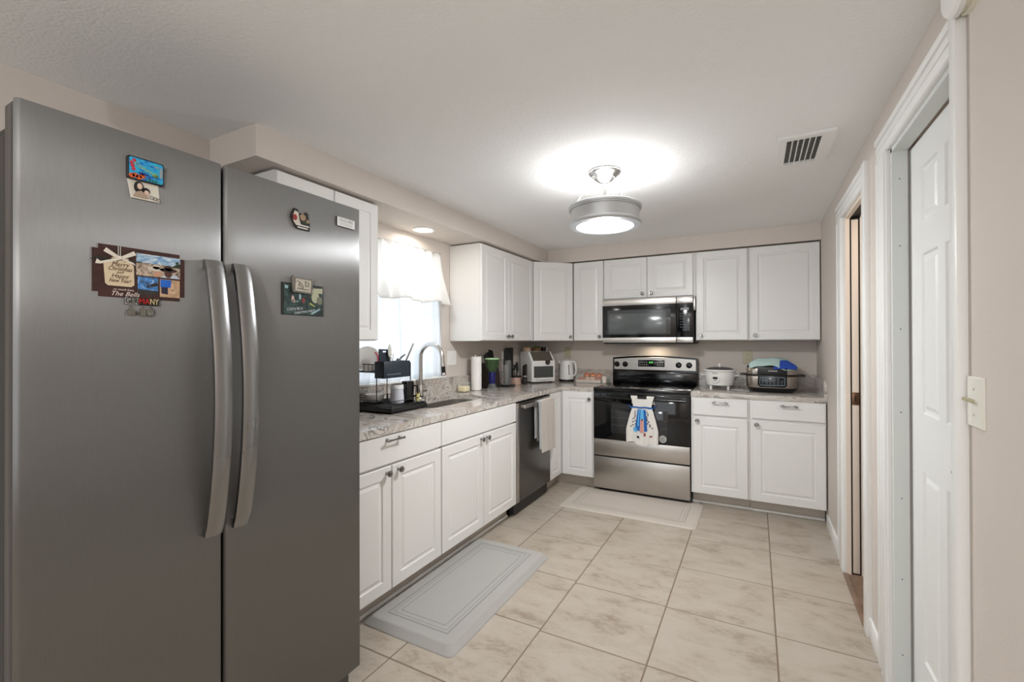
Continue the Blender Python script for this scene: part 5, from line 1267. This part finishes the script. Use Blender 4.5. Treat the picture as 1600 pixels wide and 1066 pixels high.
# bread tray: clear box with rolls
bt = thing('bread_tray', 'clear plastic tray of golden bread rolls between kettle and range', 'tray', (0.76, -0.16, CT))
TX0, TX1, TY0, TY1 = .600, .912, -.235, -.055
b = MB(); b.box(TX0, TX1, TY0, TY1, CT, CT+.003)
for (x0, x1, y0, y1) in ((TX0, TX0+.003, TY0, TY1), (TX1-.003, TX1, TY0, TY1), (TX0, TX1, TY0, TY0+.003), (TX0, TX1, TY1-.003, TY1)): b.box(x0, x1, y0, y1, CT, CT+.085)
b.build('box', glass_m, bt)
MB().box(TX0+.004, TX1-.055, TY0+.004, TY0+.008, CT+.004, CT+.032).build('paper_liner', mat('liner', (224, 208, 196), .8), bt)
pos = [(.645, -.19, .034, 0), (.705, -.185, .036, 1), (.765, -.19, .036, 1), (.822, -.19, .034, 0), (.66, -.11, .036, 0), (.725, -.105, .038, 0), (.79, -.105, .038, 0), (.85, -.11, .034, 1), (.69, -.150, .072, 0), (.755, -.150, .074, 0), (.82, -.150, .070, 0)]
names_ = ['front row far left', 'front row second', 'front row third', 'front row right end', 'back row far left', 'back row second', 'back row third', 'back row right end', 'top layer left', 'top layer middle', 'top layer right']
for (x, y, z, kk), nn_ in zip(pos, names_):
    b = MB(); b.sph((x, y, CT+z), .033, (1.0, .95, .72), 16, 10)
    for v in b.bm.verts: v.co.z += .002*math.sin(v.co.x*170)+.002*math.cos(v.co.y*190)
    o = b.build('bread_roll', [bread_m, breadl_m][kk]); tag(o, '%s bread roll in the clear tray, %s' % (['golden brown', 'pale'][kk], nn_), 'bread roll', 'bread rolls in the tray')
sj = thing('salt_shaker', 'small cream and brown shaker jar at the right end of bread tray', 'shaker', (.882, -.185, CT+.004))
MB().lathe((.882, -.185, CT+.004), [(0, 0), (.022, 0), (.023, .004), (.023, .060), (.018, .066), (0, .066)], 24).build('body', mat('cream_ceramic', (236, 222, 204), .4), sj)
MB().lathe((.882, -.185, CT+.070), [(0, 0), (.018, 0), (.018, .008), (.010, .013), (0, .014)], 24).build('lid', mat('brown_lid', (132, 84, 52), .4), sj)

# rice cooker
rc = thing('rice_cooker', 'white round rice cooker on short feet with glass lid, right of the range', 'rice cooker', (1.935, -0.27, CT))
RCX, RCY = 1.937, -.275
sr = 0.118
MB().lathe((RCX, RCY, CT), [(0, .034), (.085, .034), (.098, .040), (.104, .060), (.113, .10), (.118, .150), (.117, .155), (.118, .158), (0, .158)], 48, sx=1.05, sy=1.0).build('body', whitepl_m, rc)
MB().lathe((RCX, RCY, CT), [(.112, .157), (.130, .158), (.132, .164), (.130, .170), (.118, .172), (.112, .166)], 48).build('rim', whitepl_m, rc)
ld = MB().lathe((RCX, RCY, CT), [(.116, .171), (.112, .176), (.08, .187), (.04, .193), (0, .195), (0, .191), (.04, .189), (.08, .183), (.112, .172), (.116, .171)], 48).build('lid', lid_m, rc)
MB().lathe((RCX, RCY, CT), [(0, .193), (.012, .194), (.010, .204), (.014, .212), (.010, .220), (0, .222)], 24).build('lid_knob', whitepl_m, ld)
for s_ in (-1, 1):
    MB().box(RCX+s_*.115-.012, RCX+s_*.115+.014, RCY-.022, RCY+.022, CT+.112, CT+.124, .004).box(RCX+s_*.134-.014, RCX+s_*.134+.014, RCY-.028, RCY+.028, CT+.116, CT+.126, .004).build('side_handle', whitepl_m, rc)
for a in (30, 150, 210, 330):
    x, y = RCX+.078*math.cos(math.radians(a)), RCY+.078*math.sin(math.radians(a))
    MB().cyl((x, y, CT), (x, y, CT+.038), .010, .012, 14).build('foot', whitepl_m, rc)
th = math.radians(-104); cn = V(math.cos(th), math.sin(th), 0); cs = V(-cn.y, cn.x, 0); cc = V(RCX, RCY, CT)+cn*.106
sp_ = MB().lathe(cc+V(0, 0, .090), [(0, 0), (.032, 0), (.034, .006), (.030, .012), (0, .014)], 28, axis=cn).build('switch_housing', whitepl_m, rc)
MB().prism([cc+cn*.014+cs*a+V(0, 0, z) for a, z in ((-.020, .092), (.020, .092), (.018, .112), (-.018, .112))], cn*.002).build('switch_window', black_m, sp_)
MB().prism([cc+cn*.014+cs*a+V(0, 0, z) for a, z in ((-.013, .074), (.013, .074), (.013, .086), (-.013, .086))], cn*.003).build('switch_lever', mat('lever_grey', (170, 168, 164), .4), sp_)
text('brand_lettering', 'AROMA', .013, V(RCX, RCY, CT+.142)+V(math.cos(th), math.sin(th), 0)*.1225, cs, Z, mat('print_grey', (110, 110, 114), .5), rc, .0006)

# multicooker / grill
mc = thing('multicooker', 'large black and stainless grill multicooker with control panel, near the right wall', 'multicooker', (2.33, -0.27, CT))
MCX, MCY = 2.335, -.250
def sup(w, d, z, n=40, p=3.2):
    out = []
    for k in range(n):
        t = 2*PI*k/n; c0, s0 = math.cos(t), math.sin(t)
        out.append(V(MCX+w*math.copysign(abs(c0)**(2/p), c0), MCY+d*math.copysign(abs(s0)**(2/p), s0), CT+z))
    return out
def loft(L):
    bm = bmesh.new(); rr = [[bm.verts.new(p) for p in l] for l in L]
    for A, B in zip(rr, rr[1:]):
        for k in range(len(A)): bm.faces.new((A[k], A[(k+1) % len(A)], B[(k+1) % len(B)], B[k]))
    bm.faces.new(rr[0][::-1]); bm.faces.new(rr[-1]); bmesh.ops.recalc_face_normals(bm, faces=bm.faces[:]); return MB()._merge(bm)
loft([sup(.13, .12, 0), sup(.15, .135, .004), sup(.165, .148, .026), sup(.172, .152, .034)]).build('base', blackp_m, mc)
loft([sup(.172, .152, .034), sup(.174, .154, .038), sup(.176, .156, .112), sup(.174, .154, .116)]).build('lower_body', steel('cooker_steel', (188, 180, 172), .28, 0, (3, 3, 3), .03), mc)
loft([sup(.178, .158, .114), sup(.184, .164, .116), sup(.184, .164, .123), sup(.178, .158, .126)]).build('seam_band', blackp_m, mc)
loft([sup(.172, .152, .126), sup(.174, .154, .128), sup(.174, .154, .166), sup(.171, .151, .171)]).build('lid_band', steel('lid_steel', (188, 180, 172), .28, 0, (3, 3, 3), .03), mc)
lid_ = loft([sup(.171, .151, .170), sup(.168, .148, .180), sup(.14, .125, .198), sup(.10, .09, .208)]).build('lid', blackp_m, mc)
for s_ in (-1, 1):
    MB().box(MCX+s_*.195-.022, MCX+s_*.195+.022, MCY-.05, MCY+.05, CT+.112, CT+.126, .005).build('side_handle', blackp_m, mc)
pn = MB().prism([V(MCX, MCY-.1545, CT)+V(a, 0, z) for a, z in ((-.095, .118), (-.095, .055), (-.080, .040), (.080, .040), (.095, .055), (.095, .118))], (0, -.006, 0), .002).build('control_panel', black_m, mc)
yy = MCY-.1610
MB().holed([(MCX+p[0], yy, CT+p[1]) for p in rrect(-.082, .082, .052, .110, .008, 0, 3)], [[(MCX+p[0], yy, CT+p[1]) for p in rrect(-.079, .079, .055, .107, .006, 0, 3)]], (0, -.0008, 0)).build('panel_outline', mat('outline_blue', (132, 154, 166), .4), pn)
b = MB()
for i in range(6):
    for j in range(4):
        if 1 <= i <= 4 or j < 3: b.box(MCX-.070+i*.025, MCX-.070+i*.025+(.013 if i in (0, 5) else .017), yy-.0006, yy, CT+.062+j*.011, CT+.0655+j*.011)
b.build('panel_print', mat('print_blue', (112, 124, 136), .5), pn)
fp = MB().prism([V(MCX, MCY-.1545, CT)+V(a, 0, z) for a, z in ((-.097, .127), (.097, .127), (.097, .178), (-.097, .178))], (0, -.004, 0), .001).build('front_plate', blackp_m, lid_)
text('brand_lettering', 'GOURMIA', .0135, (MCX+.004, MCY-.1590, CT+.152), X, Z, mat('white_print', (230, 232, 232), .4), fp, .0006, width=.058)
# cloth on top
ck = thing('folded_cloth', 'pale mint and blue cloth draped over the top of the multicooker', 'cloth', (MCX-.02, MCY-.02, CT+.185))
def top(x, y):
    r = max(abs(x)/.150, abs(y)/.135); return CT+.212-.030*max(0, r-.55)/.45 if r < 1.3 else CT+.18
def cl1(u, v):
    x = -.152+.275*u; y = -.160+.23*v
    z = top(x, y)+.006+.009*math.sin(u*5+.4)*math.sin(v*4+1)+.004*math.sin(u*13)+.010
    if v < .12: z -= .020*(1-v/.12)*(.6+.5*math.cos(u*6))
    return (MCX+x, MCY+y+.008*math.sin(u*7), z+.008*math.sin(PI*u))
MB().surf(40, 26, cl1, .004).build('mint_layer', mat('mint_cloth', (190, 216, 212), .95, bump=.5, bscale=260), ck)
def cl2(u, v):
    x = .010+.145*u; y = -.172+.085*v
    z = top(x, y)+.012+.008*math.sin(PI*u)
    if v < .3: z -= .010*(1-v/.3)
    return (MCX+x, MCY+y, z)
MB().surf(24, 16, cl2, .004).build('blue_layer', mat('blue_cloth', (34, 74, 172), .9, bump=.4, bscale=260), ck)
# power cord coil
o = MB().tube([(2.075+.05*math.sin(k*.7), -.34-.03*math.cos(k*.55)+.012*k*.2, CT+.0035) for k in range(14)], .0028, 8).build('power_cord', mat('cord_grey', (190, 188, 184), .5)); tag(o, 'pale power cord looped on the worktop between the two cookers', 'cord')
# clear glass behind rice cooker left
o = MB().lathe((1.800, -.115, CT), [(0, 0), (.028, 0), (.032, .09), (.029, .09), (.026, .005), (0, .005)], 24).build('drinking_glass', glass_m); tag(o, 'clear glass tumbler by the wall left of the rice cooker', 'glass')

def enlarge(root, about, k):
    """grow a finished thing about a point (mesh data and all)"""
    about = Vector(about)
    def rec(o, off):
        if o.type == 'MESH':
            for v in o.data.vertices:
                w = v.co+off; v.co = Vector([(w[i]-about[i])*k[i]+about[i] for i in range(3)])-off
        for ch in o.children: rec(ch, off+ch.location)
    rec(root, root.location.copy())
for t_ in (mc, ck): enlarge(t_, (2.335, -.25, CT), (1.07, 1.04, 1.15)); 
for t_ in (mc, ck): t_.location += Vector((-.008, -.025, 0))
